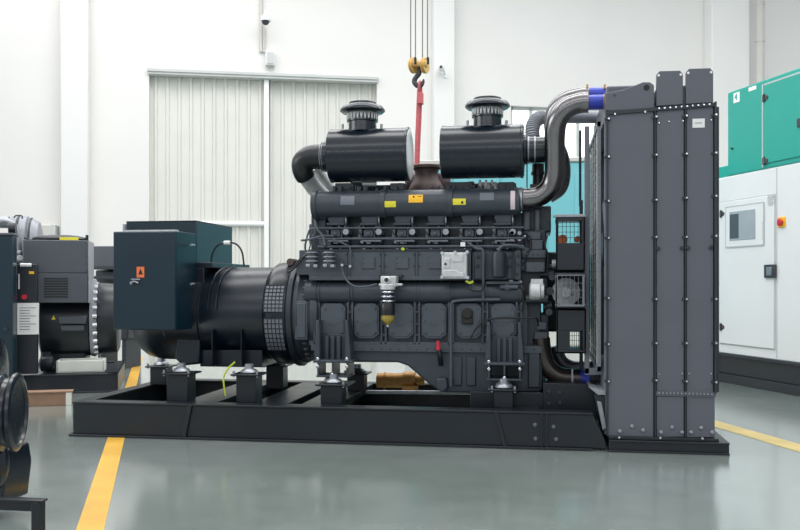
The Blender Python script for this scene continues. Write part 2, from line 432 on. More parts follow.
tag(build('lifting_sling', mb, 'sling', None, W0), 'red webbing lifting sling hanging from the crane hook', 'sling')
# ================================================================== MAIN GENERATOR SET
gs = empty('generator_set', (W0.X(400, .8), .8, 0)); tag(gs, 'large charcoal diesel generator set with tall grey radiator on black skid in the foreground', 'generator')
def B(name, mb, m, parent=None, bevel=0, label=None):
    o = build(name, mb, m, parent or gs, None, bevel)
    if label: o['label'] = label
    return o
def bolts(parent, pts, r, Y, dep, m='steel', name='bolt'):
    """hex bolt heads facing the viewer at pixel spots"""
    first = None
    for a, b_ in pts:
        p = V(a, b_, Y)
        if first is None:
            mb = MB(); k = W0.s(a, Y); mb.lathe([(r*k, 0), (r*k, dep*.8), (r*k*.75, dep)], p, (0, -1, 0), 8); first = B(name, mb, m, parent); base = p
        else: dup(first, off(first)+(p-base), parent)
    return first
ZT = .23
XL, XR = W0.X(72, 0), W0.X(606, 0)
FARY = 1.5
# --- base frame: near rail, far rail, end channel
mb = MB()
xs = W0.X(593, 0)
def rail(y0, y1, web, xr):
    mb.box(XL, xr, y0, y1, ZT-.014, ZT); mb.box(XL-.02, xr, y0-.01, y1, 0, .016); mb.xz([(XL, .016), (xr+.075, .016), (xr+.075, .06), (xr, ZT-.014), (XL, ZT-.014)], web, web+.014)
rail(0, .12, .012, xs); rail(FARY-.12, FARY, FARY-.026, xs)
mb.box(XL, XL+.1, .12, FARY-.12, ZT-.014, ZT); mb.box(XL, XL+.014, .02, FARY-.02, .016, ZT-.014); mb.box(XL, XL+.1, .12, FARY-.12, 0, .016)
bf = B('base_frame', mb, 'base', None, .003)
for a, b_, w in ((181, 250, .16), (251, 306, .16), (300, 372, .2), (500, 548, .2)):   # cross members, lit on top
    x = W0.X(a, .1); mb = MB(); mb.box(x, x+.24, .1, FARY-.1, ZT-.05, ZT-.002); mb.box(x+.1, x+.115, .1, FARY-.1, .05, ZT-.05); mb.box(x+.03, x+.19, .1, FARY-.1, .035, .05)
    B('cross_beam', mb, 'base', bf, .003)
for pts in ([(182, 437), (185.5, 437.5), (191.5, 406), (188, 406)], [(494, 412), (498, 412), (507, 447), (503, 447)]):
    mb = MB(); G.poly(mb, pts, -.004, .02); B('stiffener', mb, 'base', bf, .002)
for q in (541.5, 547): 
    mb = MB(); G.box(mb, q-.9, 413, q+.9, 448.5, -.008, .1); B('splice_plate', mb, 'base', bf, .002)
bolts(bf, [(535, 424.5), (535.5, 438.5), (553.5, 426.5), (556, 439)], 2.0, .012, .012, 'rad')
# raised front cross member behind the rail, right end
mb = MB(); x0_, z1_ = W0.p(543, 383, .3); mb.box(x0_, W0.X(597, .3), .3, FARY-.3, .06, z1_)
mb.box(W0.X(470, .3), x0_, .3, .32, .06, W0.Z(500, 392, .3))
sp = B('radiator_support', mb, 'base', None, .004); bolts(sp, [(541, 393), (560, 393), (541, 403), (560, 403)][1::2]+[(549, 392), (549, 404)], 2, .3, .012, 'engd')
mb = MB(); G.poly(mb, [(594, 394), (606, 396), (606, 432), (603, 432), (597, 410)], .06, .4); B('gusset', mb, 'base', None, .004)
mb = MB(); G.poly(mb, [(589, 387.5), (606, 391), (606, 395), (598, 395)], .05, .5); B('levelling_plate', mb, 'mill', None, .002)
mb = MB(); G.poly(mb, [(597, 401), (601.5, 402), (606.5, 428), (602.5, 430)], .045, .012); B('support_strip', mb, 'mill', None, .002)
# radiator base channel
xa, xb = W0.X(609, -.02), W0.X(730, -.02); za = W0.Z(668, 441.5, -.02)
mb = MB(); mb.box(xa, xb, -.02, 1.6, za-.012, za); mb.box(xa, xb, -.02, 1.6, 0.0, .012); mb.box(xa, xb, 0, .012, 0, za); mb.box(xa, xb, 1.57, 1.58, 0, za)
rb = B('radiator_base', mb, 'base', None, .003)
zb = W0.Z(660, 437.5, 0)
mb = MB(); mb.box(W0.X(609, .0), W0.X(719, .0), 0, 1.5, za, zb); B('shim_plate', mb, 'base', rb, .003)
# --- radiator
RY0, RY1 = .03, 1.47
bx = lambda a, Y=RY0: W0.X(a, Y)
zT1, zB = W0.Z(660, 107, RY0), zb
mb = MB(); mb.box(bx(607.5)+.25, bx(715.5), RY0+.02, RY1, zB, zT1)
rd = B('radiator_core', mb, 'rad', None, .004)
def rpanel(name, x0, x1, yt0, yt1, yb, Y=RY0, dep=.022, m='rad'):
    mb = MB(); mb.xz([W0.p(x0, yb, Y), W0.p(x1, yb, Y), W0.p(x1, yt1, Y), W0.p(x0, yt0, Y)], Y, Y+dep); return B(name, mb, m, rd, .003)
rpanel('side_panel', 608, 653.5, 112, 110, 437); rpanel('side_panel', 656.5, 684, 109.5, 107, 392.5); rpanel('side_panel', 686.5, 713.5, 107, 104.5, 394)
rpanel('base_panel', 656.5, 684, 396, 396.3, 437); rpanel('base_panel', 686.5, 714.5, 396.3, 396.6, 437.5)
# seam strips
mb = MB(); 
for q in (655, 685.2): mb.box(bx(q-.6), bx(q+.6), RY0-.012, RY0+.01, zB, zT1)
mb.box(bx(606.6), bx(608.2), RY0-.012, RY0+.02, zB, zT1-.01)
B('seam_strip', mb, 'engd', rd)
mb = MB(); mb.box(bx(714), bx(716.2), RY0-.02, RY1, W0.Z(715, 394, 0), zT1+.02); mb.box(bx(717), bx(719.8), RY0+.02, RY1, W0.Z(718, 393, 0), W0.Z(718, 106, RY0)); B('edge_channel', mb, 'engd', rd, .002)
mb = MB(); mb.xz([W0.p(607, 115, RY0), W0.p(716, 106.5, RY0), W0.p(716, 103, RY0), W0.p(607, 111.5, RY0)], RY0-.015, RY0+.03); tf = B('top_flange', mb, 'engd', rd)
mb = MB(); mb.xz([W0.p(656, 395.6, RY0), W0.p(715.5, 397.2, RY0), W0.p(715.5, 391.7, RY0), W0.p(656, 390.8, RY0)], RY0-.008, RY0+.02); lf = B('lower_flange', mb, 'rad', rd)
bolts(tf, [(659+i*5.6, 108.6-i*.46) for i in range(10)]+[(615, 114.3), (645, 112)], 1.1, RY0-.015, .01)
bolts(lf, [(659+i*3.75, 392.9+i*.09) for i in range(15)], 1.1, RY0-.008, .012, 'gsteel')
ys = [118, 156, 199, 236, 300, 343, 381] 
for q, ym in ((607.5, [119, 157, 201, 238, 298, 344, 381]), (655, [117, 155, 200, 237, 299, 343, 380]), (685.2, [116, 154, 198, 237, 299, 343, 381]), (714.5, [115, 153, 196, 236, 299, 343, 382])):
    bolts(rd, [(q+1.2, y) for y in ym], 1.3, RY0-.012, .02)
    mb = MB()
    for y in ym: G.box(mb, q-3, y-1.2, q+3, y+1.6, RY0-.008, .012)
    B('bolt_bracket', mb, 'engd', rd)
bolts(rd, [(658, 248.5), (682, 248), (688, 248), (711, 247.5)], 2.2, RY0, .014, 'engd', 'plug')
bolts(rd, [(620, 431), (632, 426), (643, 430), (661, 432), (672, 427), (682, 432), (691, 432), (701, 427.5), (712, 432)], 1.9, RY0, .014, 'gsteel', 'anchor_bolt')
bolts(rd, [(619, 437), (660, 437.5), (702, 438)], 1.4, RY0-.03, .02, 'steel', 'hold_down_nut')
bolts(rd, [(659, 123), (683, 121), (659, 374), (682, 373.5), (689, 373.5), (711, 373.5), (669, 121.5), (711, 120)], .9, RY0, .008)
mb = MB(); G.box(mb, 692.5, 118.6, 704.8, 127.6, RY0-.003, .004); st = B('rating_label', mb, 'white', rd, 0, 'small white rectangular sticker')
mb = MB(); G.box(mb, 695, 122.6, 702, 123.3, RY0-.004, .002); B('printed_line', mb, 'greyst', rd)
# top plates with clipped corners
for x0_, x1_, yt, yb in ((656.5, 683, 71, 106), (686, 713.3, 68.6, 104)):
    mb = MB(); G.poly(mb, [(x0_, yb), (x0_, yt+3.5), (x0_+3, yt), (x1_-3, yt-.6), (x1_, yt+2.8), (x1_, yb-1.5)], RY0, .03)
    o = B('top_plate', mb, 'rad', rd, .003); bolts(o, [(x0_+2.2, yt+4.4), (x1_-2.2, yt+3.6)], 1.3, RY0, .003, 'white', 'bolt_hole'); 
mb = MB(); mb.box(bx(658), bx(712), RY0+.03, RY1, zT1, W0.Z(680, 84, RY0)); B('top_tank', mb, 'rad', rd, .01)
mb = MB(); G.poly(mb, [(605.5, 111), (605.5, 93), (622, 90), (637, 84.5), (643, 82), (650, 82), (654, 85), (654.5, 109)], RY0, .04)
lg = B('lifting_lug', mb, 'rad', rd, .004)
mb = MB(); G.dcyl(mb, 646.5, 87.5, 2.9, RY0-.003, .01); B('lug_hole', mb, 'ink', lg)
bolts(lg, [(614.5, 95.5)], 1, RY0, .005, 'engd')
mb = MB(); mb.box(bx(607), bx(654), RY0+.04, RY1, zT1, W0.Z(630, 93, .3)); B('charge_air_header', mb, 'rad', rd, .01)
# fan guard on the engine side of the radiator
gx = W0.X(604.5, .05)-.02
gz0, gz1 = W0.Z(604, 372, .05), W0.Z(604, 122, .1)
mb = MB(); mb.box(gx+.17, gx+.26, .06, 1.45, zB, zT1); mb.box(gx+.02, gx+.2, RY0+.03, .08, zB, zT1); mb.box(gx+.02, gx+.2, 1.42, 1.45, zB, zT1); mb.box(gx+.02, gx+.2, .08, 1.42, zB, gz0); mb.box(gx+.02, gx+.2, .08, 1.42, gz1, zT1); B('fan_shroud', mb, 'radl', None, .003)
fgd = None
mb = MB(); y0_, y1_ = .08, 1.4
mb.box(gx-.02, gx+.0, y0_, y0_+.03, gz0, gz1); mb.box(gx-.02, gx, y1_-.06, y1_, gz0, gz1); mb.box(gx-.02, gx, y0_, y1_, gz0, gz0+.03); mb.box(gx-.02, gx, y0_, y1_, gz1-.03, gz1)
fgd = B('fan_guard', mb, 'radl')
mb = MB()
for i in range(1, 27):
    z = gz0+(gz1-gz0)*i/27; mb.cyl((gx-.01, y0_, z), (gx-.01, y1_, z), .0035, seg=6)
for i in range(1, 6):
    y = y0_+(y1_-y0_)*i/6; mb.cyl((gx-.01, y, gz0), (gx-.01, y, gz1), .005, seg=6)
B('wire_mesh', mb, 'alu', fgd)
# fan behind the guard (blades)
mb = MB(); hubc = Vector((gx+.05, .75, (gz0+gz1)/2))
mb.cyl(hubc, hubc+Vector((.1, 0, 0)), .12)
fan = B('cooling_fan', mb, 'engd')
for i in range(8):
    a = 2*math.pi*i/8; d = Vector((0, math.cos(a), math.sin(a))); s_ = Vector((0, -math.sin(a), math.cos(a)))
    mb = MB(); p = hubc+Vector((.03, 0, 0)); mb.ext([p+d*.1-s_*.04, p+d*.1+s_*.04+Vector((.03, 0, 0)), p+d*.56+s_*.1+Vector((.05, 0, 0)), p+d*.58-s_*.08], (.006, 0, 0)); B('fan_blade', mb, 'radl', fan)
# edge rail of the guard seen in front
mb = MB(); xg = W0.X(583.5, .35); G.box(mb, 579.5, 200, 583, 372, .5, .03); G.box(mb, 579, 130, 581.5, 206, .55, .03); B('guard_post', mb, 'engd', None, .003)
mb = MB(); G.box(mb, 584.5, 126, 589.5, 374, .3, .02); G.box(mb, 584.5, 368, 602, 375, .3, .02); B('guard_frame', mb, 'radl', None, .003)
# --- belt guards (three open boxes with wire windows)
def guard(x0, y0, x1, y1, m, w0, w1, h0, h1, Y=.25, dep=.5, fw=2.2, wm='engd'):
    mb = MB()
    # front frame around a window (w0..w1, h0..h1)
    for r in ((x0, y0, x1, h0), (x0, h1, x1, y1), (x0, h0, w0, h1), (w1, h0, x1, h1)):
        if r[2]-r[0] > .1 and r[3]-r[1] > .1: G.box(mb, *r, Y, .02)
    xm = (x0+x1)/2; a, b_ = W0.X(x0, Y), W0.X(x1, Y); zt, zb_ = W0.Z(xm, y0, Y), W0.Z(xm, y1, Y)
    mb.box(a, b_, Y, Y+dep, zt-.012, zt); mb.box(a, b_, Y, Y+dep, zb_, zb_+.012); mb.box(a, a+.012, Y, Y+.12, zb_, zt); mb.box(b_-.012, b_, Y, Y+.12, zb_, zt)
    g = B('belt_guard', mb, m, None, .003)
    mb = MB(); n = 6
    for i in range(1, n): G.vcyl(mb, w0+(w1-w0)*i/n, h0, h1, .28, Y+.01, seg=6)
    z0, z1 = W0.Z(xm, h1, Y), W0.Z(xm, h0, Y)
    for i in range(1, 4): mb.cyl((W0.X(w0, Y), Y+.01, z0+(z1-z0)*i/4), (W0.X(w1, Y), Y+.01, z0+(z1-z0)*i/4), .0018, seg=6)
    B('wire_mesh', mb, wm, g); return g
guard(556, 216, 585, 271, 'bgblk', 558.5, 582, 221, 243)
guard(555.5, 273, 586, 308, 'radl', 558, 582.5, 276, 304.5, Y=.2, wm='radl')
g3 = guard(556.5, 309, 586, 353.5, 'bgblk', 570, 583, 331, 350)
mb = MB(); G.box(mb, 553, 214.2, 586, 217, .24, .03); B('guard_strap', mb, 'gsteel', None, .002); 
mb = MB(); G.hcyl(mb, 563, 575, 262, 3, .28); G.hcyl(mb, 552, 560, 264, 4.5, .4); B('idler_shaft', mb, 'gsteel')
mb = MB(); G.dcyl(mb, 566, 292, 14, .5, .12, 28); G.dcyl(mb, 566, 292, 5, .44, .1); B('fan_pulley', mb, 'alu')
mb = MB(); G.dcyl(mb, 562.5, 239.5, 5, .6, .12, 20); G.dcyl(mb, 577.5, 239, 3, .6, .1, 20); B('belt_tensioner', mb, 'orange')
mb = MB(); G.box(mb, 543, 252, 590, 332, .85, .3); B('fan_drive_housing', mb, 'engd', None, .02)
# lower coolant hose
mb = MB(); G.tube(mb, [(541, 338, .5), (542.5, 352, .5), (547, 366, .5), (557, 375, .5), (568, 377.5, .5), (580, 378, .5)], 9, 18, 5); ch = B('coolant_pipe', mb, 'bronze')
mb = MB(); G.hl(mb, [(8.6, 571), (9, 571.4), (9, 573.6), (8.6, 574)], 377.8, .5); G.box(mb, 571.5, 369, 573, 391, .43, .02); B('clamp', mb, 'gsteel', ch)
mb = MB(); G.hcyl(mb, 579, 590, 378.2, 8.4, .5); B('hose', mb, 'blue', ch)
mb = MB(); G.hcyl(mb, 590, 604, 378.2, 7.8, .5); B('flange_pipe', mb, 'engd', ch)
mb = MB(); G.tube(mb, [(556, 346, 1.0), (560, 360, 1.0), (570, 367, 1.0), (585, 368, 1.0), (603, 368, 1.0)], 7, 14, 5); B('coolant_pipe', mb, 'gsteel')
# --- alternator
AY = .75
mb = MB()
G.hl(mb, [(30, 125), (38, 127), (43, 134), (45.5, 146), (46, 196), (44.5, 197), (44.5, 200)], 313, AY, 48)
al = B('alternator_body', mb, 'alt')
mb = MB(); G.hl(mb, [(44.5, 197), (45.6, 199), (45.6, 262), (44.8, 263)], 313, AY, 48); B('stator_drum', mb, 'alt', al)
mb = MB(); G.hl(mb, [(45, 261), (47, 262), (50, 266), (50.5, 271), (50.5, 283), (49, 285)], 313, AY, 48); fh = B('fan_housing', mb, 'alt', al)
mb = MB(); G.hl(mb, [(51.2, 284.5), (52.5, 285.5), (52.5, 290), (51, 291)], 313, AY, 48); B('coupling_flange', mb, 'engd', al)
# cooling grille on the fan housing, wrapped round the drum
kk = W0.s(273, AY); zc = W0.Z(273, 313, AY); gm = MB(); fr_ = MB()
rr = 50.9*kk; xa, xb = W0.X(263.5, AY-rr), W0.X(282.5, AY-rr)
def on(x, a, r): return Vector((x, AY-r*math.cos(a), zc+r*math.sin(a)))
for lo, hi in ((R(3), R(33)), (R(-42), R(-4))):
    gm.rings([[on(x, a, rr*q) for x, q in ((xa, .985), (xb, .985), (xb, 1.002), (xa, 1.002))] for a in [lo+(hi-lo)*i/8 for i in range(9)]])
    n = 7
    for i in range(n+1):
        a = lo+(hi-lo)*i/n; fr_.tube([on(xa, a, rr*1.006), on(xb, a, rr*1.006)], .0035, 6, raw=True)
    for j in range(6):
        x = xa+(xb-xa)*j/5; fr_.tube([on(x, lo+(hi-lo)*i/8, rr*1.006) for i in range(9)], .003, 6, raw=True)
B('grille_backing', gm, 'radl', al); B('grille_wire', fr_, 'alt', al)
# scroll rib on the drum
mb = MB()
for q in (208, 216): mb.tube([Vector((W0.X(q+ (0 if i > 3 else (3-i)*1.5), AY-46*kk), AY-46.3*kk*math.cos(a), zc+46.3*kk*math.sin(a))) for i, a in enumerate([R(86-10*j) for j in range(9)])], .007, 6, raw=True)
B('casting_rib', mb, 'black', al)
# belly, feet
mb = MB(); G.box(mb, 200, 350, 262, 367, .5, .6); 
for q in (212, 241): G.box(mb, q-.5, 330, q+.5, 366, .415, .1)
B('foot_rail', mb, 'alt', al, .01)
mb = MB(); G.poly(mb, [(178, 330), (200, 330), (200, 364), (182, 366), (174, 358)], .46, .6); B('end_bracket', mb, 'alt', al, .015)
for q in (125, 163):
    mb = MB(); mb.tube([Vector((W0.X(q, AY-46*kk)+.0, AY-46.5*kk*math.cos(a), zc+46.5*kk*math.sin(a))) for a in [R(-10-8*j) for j in range(8)]], .006, 6, raw=True) if q > 140 else MB()
    if q > 140: B('seam_rib', mb, 'alt', al)
# terminal box: front control box and taller rear box
TY = .2
x0_, x1_, x2_ = W0.X(113.3, TY), W0.X(176, TY), W0.X(196, TY+.3)
z0_, z1_ = W0.Z(145, 330, TY), W0.Z(145, 231.3, TY)
mb = MB(); mb.xy([(x0_, TY), (x1_, TY), (x2_, TY+.22), (x2_, .75), (x0_, .75)], z0_, z1_)
tb = B('terminal_box', mb, 'tbox', None, .006)
mb = MB(); mb.xy([(x0_+.004, TY-.008), (x1_-.004, TY-.008), (x1_-.004, TY+.004), (x0_+.004, TY+.004)], z0_+.006, z1_-.006); dp = B('door', mb, 'tbox', tb, .003)
for q, y in ((191, 245), (191, 284)): 
    mb = MB(); G.dcyl(mb, q, y, 1.2, TY+.13, .06); B('hinge', mb, 'gsteel', tb)
mb = MB(); G.box(mb, 136.6, 266.8, 144.2, 277.5, TY-.011, .004); lb = B('warning_label', mb, 'orange', tb, 0, 'orange rectangular warning sticker')
mb = MB(); G.poly(mb, [(138.2, 274.5), (142.6, 274.5), (140.4, 268.6)], TY-.013, .003); B('printed_triangle', mb, 'ink', tb)
mb = MB(); G.dcyl(mb, 131, 283, 1.5, TY-.03, .03); G.box(mb, 131, 278.6, 140, 280, TY-.02, .02); G.tube(mb, [(131, 283, TY-.03), (134, 281.5, TY-.035), (138, 283, TY-.02)], .8, 6); B('door_lock', mb, 'gsteel', tb)
RYB = .72
x3, x4 = W0.X(126, .5), W0.X(196, .5)
mb = MB(); zt_ = W0.Z(195, 221.5, TY+.3); mb.box(x3, x2_+.002, TY+.3, 1.25, z1_-.35, zt_)
rbx = B('connection_box', mb, 'tbox', None, .006)
mb = MB(); mb.box(x3, x2_+.002, TY+.3, 1.25, zt_, zt_+.008); B('lid', mb, 'tbox', rbx, .003)
mb = MB(); mb.box(x0_, x2_+.12, TY+.3, 1.32, W0.Z(200, 268, .5), W0.Z(200, 262.5, .5)); mb.box(x0_+.05, x2_+.06, TY+.3, 1.3, W0.Z(200, 330, .5), W0.Z(200, 268, .5)); B('saddle', mb, 'alt', rbx, .004)
mb = MB(); G.box(mb, 124, 229.8, 176, 231.3, TY+.1, .05); B('edge_highlight', mb, 'alu', tb)  # pale strip stands in for the bright highlight along the box's top edge
mb = MB(); G.box(mb, 122.6, 224, 125.2, 232, TY+.22, .02); B('side_bracket', mb, 'gsteel', rbx, .002)
# cable loop
mb = MB(); G.tube(mb, [(211, 264, .6), (212, 255, .6), (217, 246, .6), (226, 242.6, .6), (236, 244, .6), (242, 252, .6), (244, 266, .6)], .95, 8); cl = B('cable_loop', mb, 'rubber')
mb = MB(); G.hcyl(mb, 223.5, 229.5, 242.8, 2.1, .6); B('connector', mb, 'white', cl)
# --- pedestals with rubber mounts under the alternator and engine
def ped(x0, x1, yt, yb, Y, mt='gsteel'):
    xm = (x0+x1)/2; zt = W0.Z(xm, yt, Y); zb_ = max(ZT-.004, .02) if yb is None else W0.Z(xm, yb, Y)
    a, b_ = W0.X(x0, Y), W0.X(x1, Y); d = b_-a
    mb = MB(); mb.box(a, b_, Y, Y+d, zb_, zt-.012); mb.box(a-.03, b_+.03, Y-.03, Y+d+.03, zt-.012, zt)
    p = B('mount_pedestal', mb, 'base', None, .004)
    c = Vector(((a+b_)/2, Y+d/2, zt)); mb = MB(); mb.lathe([(.055, 0), (.06, .008), (.05, .022), (.03, .032), (.028, .06)], c, (0, 0, 1), 24); B('rubber_mount', mb, mt, p)
    mb = MB()
    for sx in (-1, 1): mb.cyl((c.x+sx*(d/2+.012), Y-.012, zt-.02), (c.x+sx*(d/2+.012), Y-.012, zt+.02), .008, seg=8)
    B('anchor_bolt', mb, 'gsteel', p); return p
ped(166.5, 187.5, 373, None, .14); ped(236, 256, 374, None, .14); ped(266, 283, 365, None, .95); ped(150, 166, 366, None, 1.05); ped(320.5, 342, 384, None, .16); ped(347, 364, 373, None, .9); ped(494, 513, 389, None, .16)
# ground wire
mb = MB(); G.tube(mb, [(235, 362, .28), (227, 370, .25), (223.5, 379, .22), (225.5, 396, .2)], .95, 8); B('ground_wire', mb, 'ygreen')
# brass pump behind
mb = MB(); G.hcyl(mb, 376, 402, 380.5, 7.5, 1.2); G.hcyl(mb, 402, 414, 380, 8.3, 1.2); G.hcyl(mb, 414, 424, 380, 5, 1.2); G.box(mb, 402, 386, 416, 391, 1.12, .12)
for q in (383, 402, 409): G.hcyl(mb, q, q+1, 380.4, 8.6, 1.2)
B('oil_priming_pump', mb, 'brass')
mb = MB(); a = V(366, 392, 1.0); b_ = V(525, 393, 1.0); mb.cyl(a, b_, .014); B('tie_bar', mb, 'gsteel')
# ================================================================== ENGINE
EY = .42
mb = MB(); G.box(mb, 308, 283, 521, 347, EY+.03, .62); G.box(mb, 309, 250, 522, 284, EY+.06, .56)
blk = B('engine_block', mb, 'eng', None, .008)
# oil gallery bulge with flanges
mb = MB(); prof = []
G.hcyl(mb, 304, 522, 292.5, 11.5, EY+.05); gal = B('oil_gallery', mb, 'eng', blk)
mb = MB()
for q in (316.5, 350, 383.5, 417, 451, 485, 519):
    G.hcyl(mb, q-2.2, q-.9, 292.5, 12.4, EY+.05); G.hcyl(mb, q+.9, q+2.2, 292.5, 12.4, EY+.05)
B('gallery_rib', mb, 'eng', blk)
# crankcase ribs and inspection covers
mb = MB()
for q in (316.5, 350, 383.5, 417, 451, 485, 519):
    G.box(mb, q-3.3, 302, q-1.2, 345, EY-.0, .05); G.box(mb, q+1.2, 302, q+3.3, 345, EY-.0, .05)
    for y in (312, 324, 335): G.box(mb, q-3, y-1, q+3, y+1, EY+.005, .04)
G.box(mb, 310, 342, 522, 346.5, EY, .05); B('crankcase_rib', mb, 'eng2', blk, .003)
cx = [333, 366.5, 401, 434, 469, 503.5]
def octo(c, w, y0, y1, ch, Y, dep, mb):
    G.poly(mb, [(c-w+ch, y0), (c+w-ch, y0), (c+w, y0+ch), (c+w, y1-ch), (c+w-ch*1.3, y1), (c-w+ch*1.3, y1), (c-w, y1-ch), (c-w, y0+ch)], Y, dep); return mb
for i, c in enumerate(cx):
    mb = octo(c, 12.4, 303.5, 338.5, 4.2, EY-.02, .05, MB()); octo(c, 11, 305.5, 336.5, 4, EY-.026, .008, mb)
    for y in (309, 321, 333):
        for s_ in (-1, 1): G.dcyl(mb, c+s_*(9.4 if y == 321 else 8.2), y, .9, EY-.034, .01, 8)
    for a in range(5):
        t = math.pi*(1.15+.175*a); G.dcyl(mb, c+5*math.cos(t)*1.0, 321-4.5*math.sin(t), .6, EY-.03, .006, 6)
    B('inspection_cover', mb, 'eng2', blk, .003)
mb = MB(); G.box(mb, 461.5, 310.5, 472.5, 324, EY-.05, .03); G.dcyl(mb, 467, 313.5, 5.5, EY-.06, .03); B('breather_cap', mb, 'ink', blk, .006)
# --- side cover plate
mb = MB(); G.box(mb, 309, 250, 471, 279.5, EY-.02, .1); G.box(mb, 309, 276.5, 471, 280.2, EY-.035, .1)
sc = B('side_cover', mb, 'eng2', None, .003)
for c in (368.5, 402.2, 435): 
    mb = MB(); G.box(mb, c-6.3, 257.5, c+6, 268.5, EY-.03, .02)
    for a in (-5.6, 5.6):
        for b_ in (258, 263, 268): G.dcyl(mb, c+a, b_, .8, EY-.035, .01, 8)
    G.box(mb, c-6.6, 268.2, c+6.3, 268.9, EY-.028, .01); G.box(mb, c-6.7, 257.4, c-6.2, 268.6, EY-.028, .01); B('access_plate', mb, 'eng2', sc, .002)
mb = MB()
for q in (349, 382.5, 416.5, 450):
    for s_ in (-1, 1):
        G.box(mb, q+s_*1.4-.35, 251, q+s_*1.4+.35, 279, EY-.024, .01)
        for y in (254.5, 266, 278): G.dcyl(mb, q+s_*2.6, y, .9, EY-.03, .014, 8)
B('joint_bolt', mb, 'engd', sc)
# --- oil pan
mb = MB(); G.poly(mb, [(313, 345), (541, 345), (543, 389), (540, 392.5), (442, 392.5), (430, 385), (408, 366), (398, 362.5), (330, 362), (313, 356)], EY+.02, .6)
pan = B('oil_pan', mb, 'eng', None, .012)
mb = MB(); G.box(mb, 311, 345, 542, 352, EY-.005, .64)
for q in range(318, 540, 9): G.dcyl(mb, q, 349, .8, EY-.015, .02, 8)
B('pan_flange', mb, 'eng2', pan, .003)
mb = MB()
for a, b_ in ((453, 462), (466, 476)): G.box(mb, a, 357, b_, 386, EY+.005, .03)
G.box(mb, 528, 352, 540, 388, EY, .04); B('pan_rib', mb, 'eng', pan, .008)
mb = MB(); G.poly(mb, [(437, 378), (446, 378), (448, 388), (442, 393), (436, 389)], EY-.05, .12); B('drain_boss', mb, 'eng', pan, .01)
# dipsticks: red topped tube, side tube
mb = MB(); G.tube(mb, [(439, 350, EY-.06), (440, 356, EY-.06), (441, 365, EY-.03)], 2.6, 10, 4); ds = B('oil_filler', mb, 'rubber')
mb = MB(); G.vcyl(mb, 438.3, 341, 350, 2.3, EY-.06, 1.9); B('cap', mb, 'red', ds, 0, 'red cap')
mb = MB(); G.tube(mb, [(500, 299.5, EY-.05), (470, 300, EY-.05), (456, 301, EY-.05), (451.5, 304, EY-.05), (451, 320, EY-.05), (451, 386, EY-.05)], 1.5, 10, 4)
B('breather_pipe', mb, 'eng2')
mb = MB()
G.tube(mb, [(470, 338, EY-.05), (476, 328, EY-.06), (484, 322, EY-.06), (497, 318, EY-.06), (530, 318, EY-.06), (537, 319, EY-.05), (538, 326, EY-.02)], .9, 8, 4)
G.tube(mb, [(484, 323, EY-.06), (489, 328, EY-.06), (492, 340, EY-.06)], .7, 8, 4); B('wiring_harness', mb, 'rubber')
# --- engine mounts
def emount(x0, x1, y0, y1, yy):
    mb = MB(); w = x1-x0; m = (x0+x1)/2
    G.box(mb, x0, yy, x1, yy+2.5, EY-.2, .24); G.box(mb, x0+3, y1-2, x1-3, y1, EY-.2, .2)
    for q in (x0+5, m, x1-5): G.poly(mb, [(q-1, y1-1), (q+1, y1-1), (q+1, yy), (q-1, yy)], EY-.2, .2)
    em = B('engine_mount', mb, 'eng', None, .004)
    mb = MB()
    for s_ in (-1, 1):
        q = m+s_*(w/2-4); G.poly(mb, [(q-3.2, yy), (q+3.2, yy), (q+1.6-s_*1, y0+8), (q+.6-s_*1, y0), (q-1.6-s_*1, y0)], EY-.12, .15)
    for q in (m-6, m, m+6): G.box(mb, q-2, y0+16, q+2, yy, EY-.07, .1)
    G.box(mb, m-w/2+3, y0+14, m+w/2-3, yy, EY-.04, .05); B('mount_bracket', mb, 'eng', em, .005)
    bolts(em, [(m-w/2+5, yy-1.5), (m+w/2-5, yy-1.5), (m-w/2+5, yy+6), (m+w/2-5, yy+6), (m, y1-3)], 1.7, EY-.2, .015, 'steel')
emount(313, 352, 320, 377.5, 360.5); emount(484, 525, 322, 381, 363)
mb = MB(); G.vl(mb, [(9, 384.5), (8, 381), (5.5, 377.5)], 331, EY-.1); G.vl(mb, [(10, 389), (8.5, 385), (5.5, 381)], 504, EY-.1); B('mount_cone', mb, 'alu')
mb = MB(); G.box(mb, 317, 384.3, 348, 386.3, EY-.24, .24); G.box(mb, 488, 388.8, 517, 390.8, EY-.24, .24); B('mount_plate', mb, 'eng2', None, .003)
# --- flywheel housing
mb = MB(); G.hl(mb, [(46, 289.5), (49.5, 291), (50, 296), (48.5, 298), (47, 308), (48.5, 309), (48.5, 316), (46, 318)], 312.5, .75, 48); fw = B('flywheel_housing', mb, 'eng')
mb = MB(); G.poly(mb, [(296, 264), (306, 252), (314, 250), (316, 275), (296, 275)], .45, .55); G.box(mb, 299, 250, 313, 266, .6, .4); B('housing_bracket', mb, 'eng2', fw, .006)
mb = MB(); G.box(mb, 294.5, 301, 307.5, 340, .40, .1); G.box(mb, 296.3, 303, 305.5, 338, .39, .02); B('timing_window', mb, 'eng2', fw, .006)
mb = MB()
for i in range(14):
    a = R(-62+i*9.5); mb.cyl(Vector((W0.X(316.8, .75), .75-.322*math.cos(a), W0.Z(316, 312.5, .75)+.322*math.sin(a))), Vector((W0.X(314, .75), .75-.322*math.cos(a), W0.Z(316, 312.5, .75)+.322*math.sin(a))), .010, seg=8)
    mb.cyl(Vector((W0.X(316.8, .75), .75-.345*math.cos(a), W0.Z(316, 312.5, .75)+.345*math.sin(a)-.01)), Vector((W0.X(313, .75), .75-.345*math.cos(a), W0.Z(316, 312.5, .75)+.345*math.sin(a)-.01)), .010, seg=8)
B('housing_bolt', mb, 'eng2', fw)
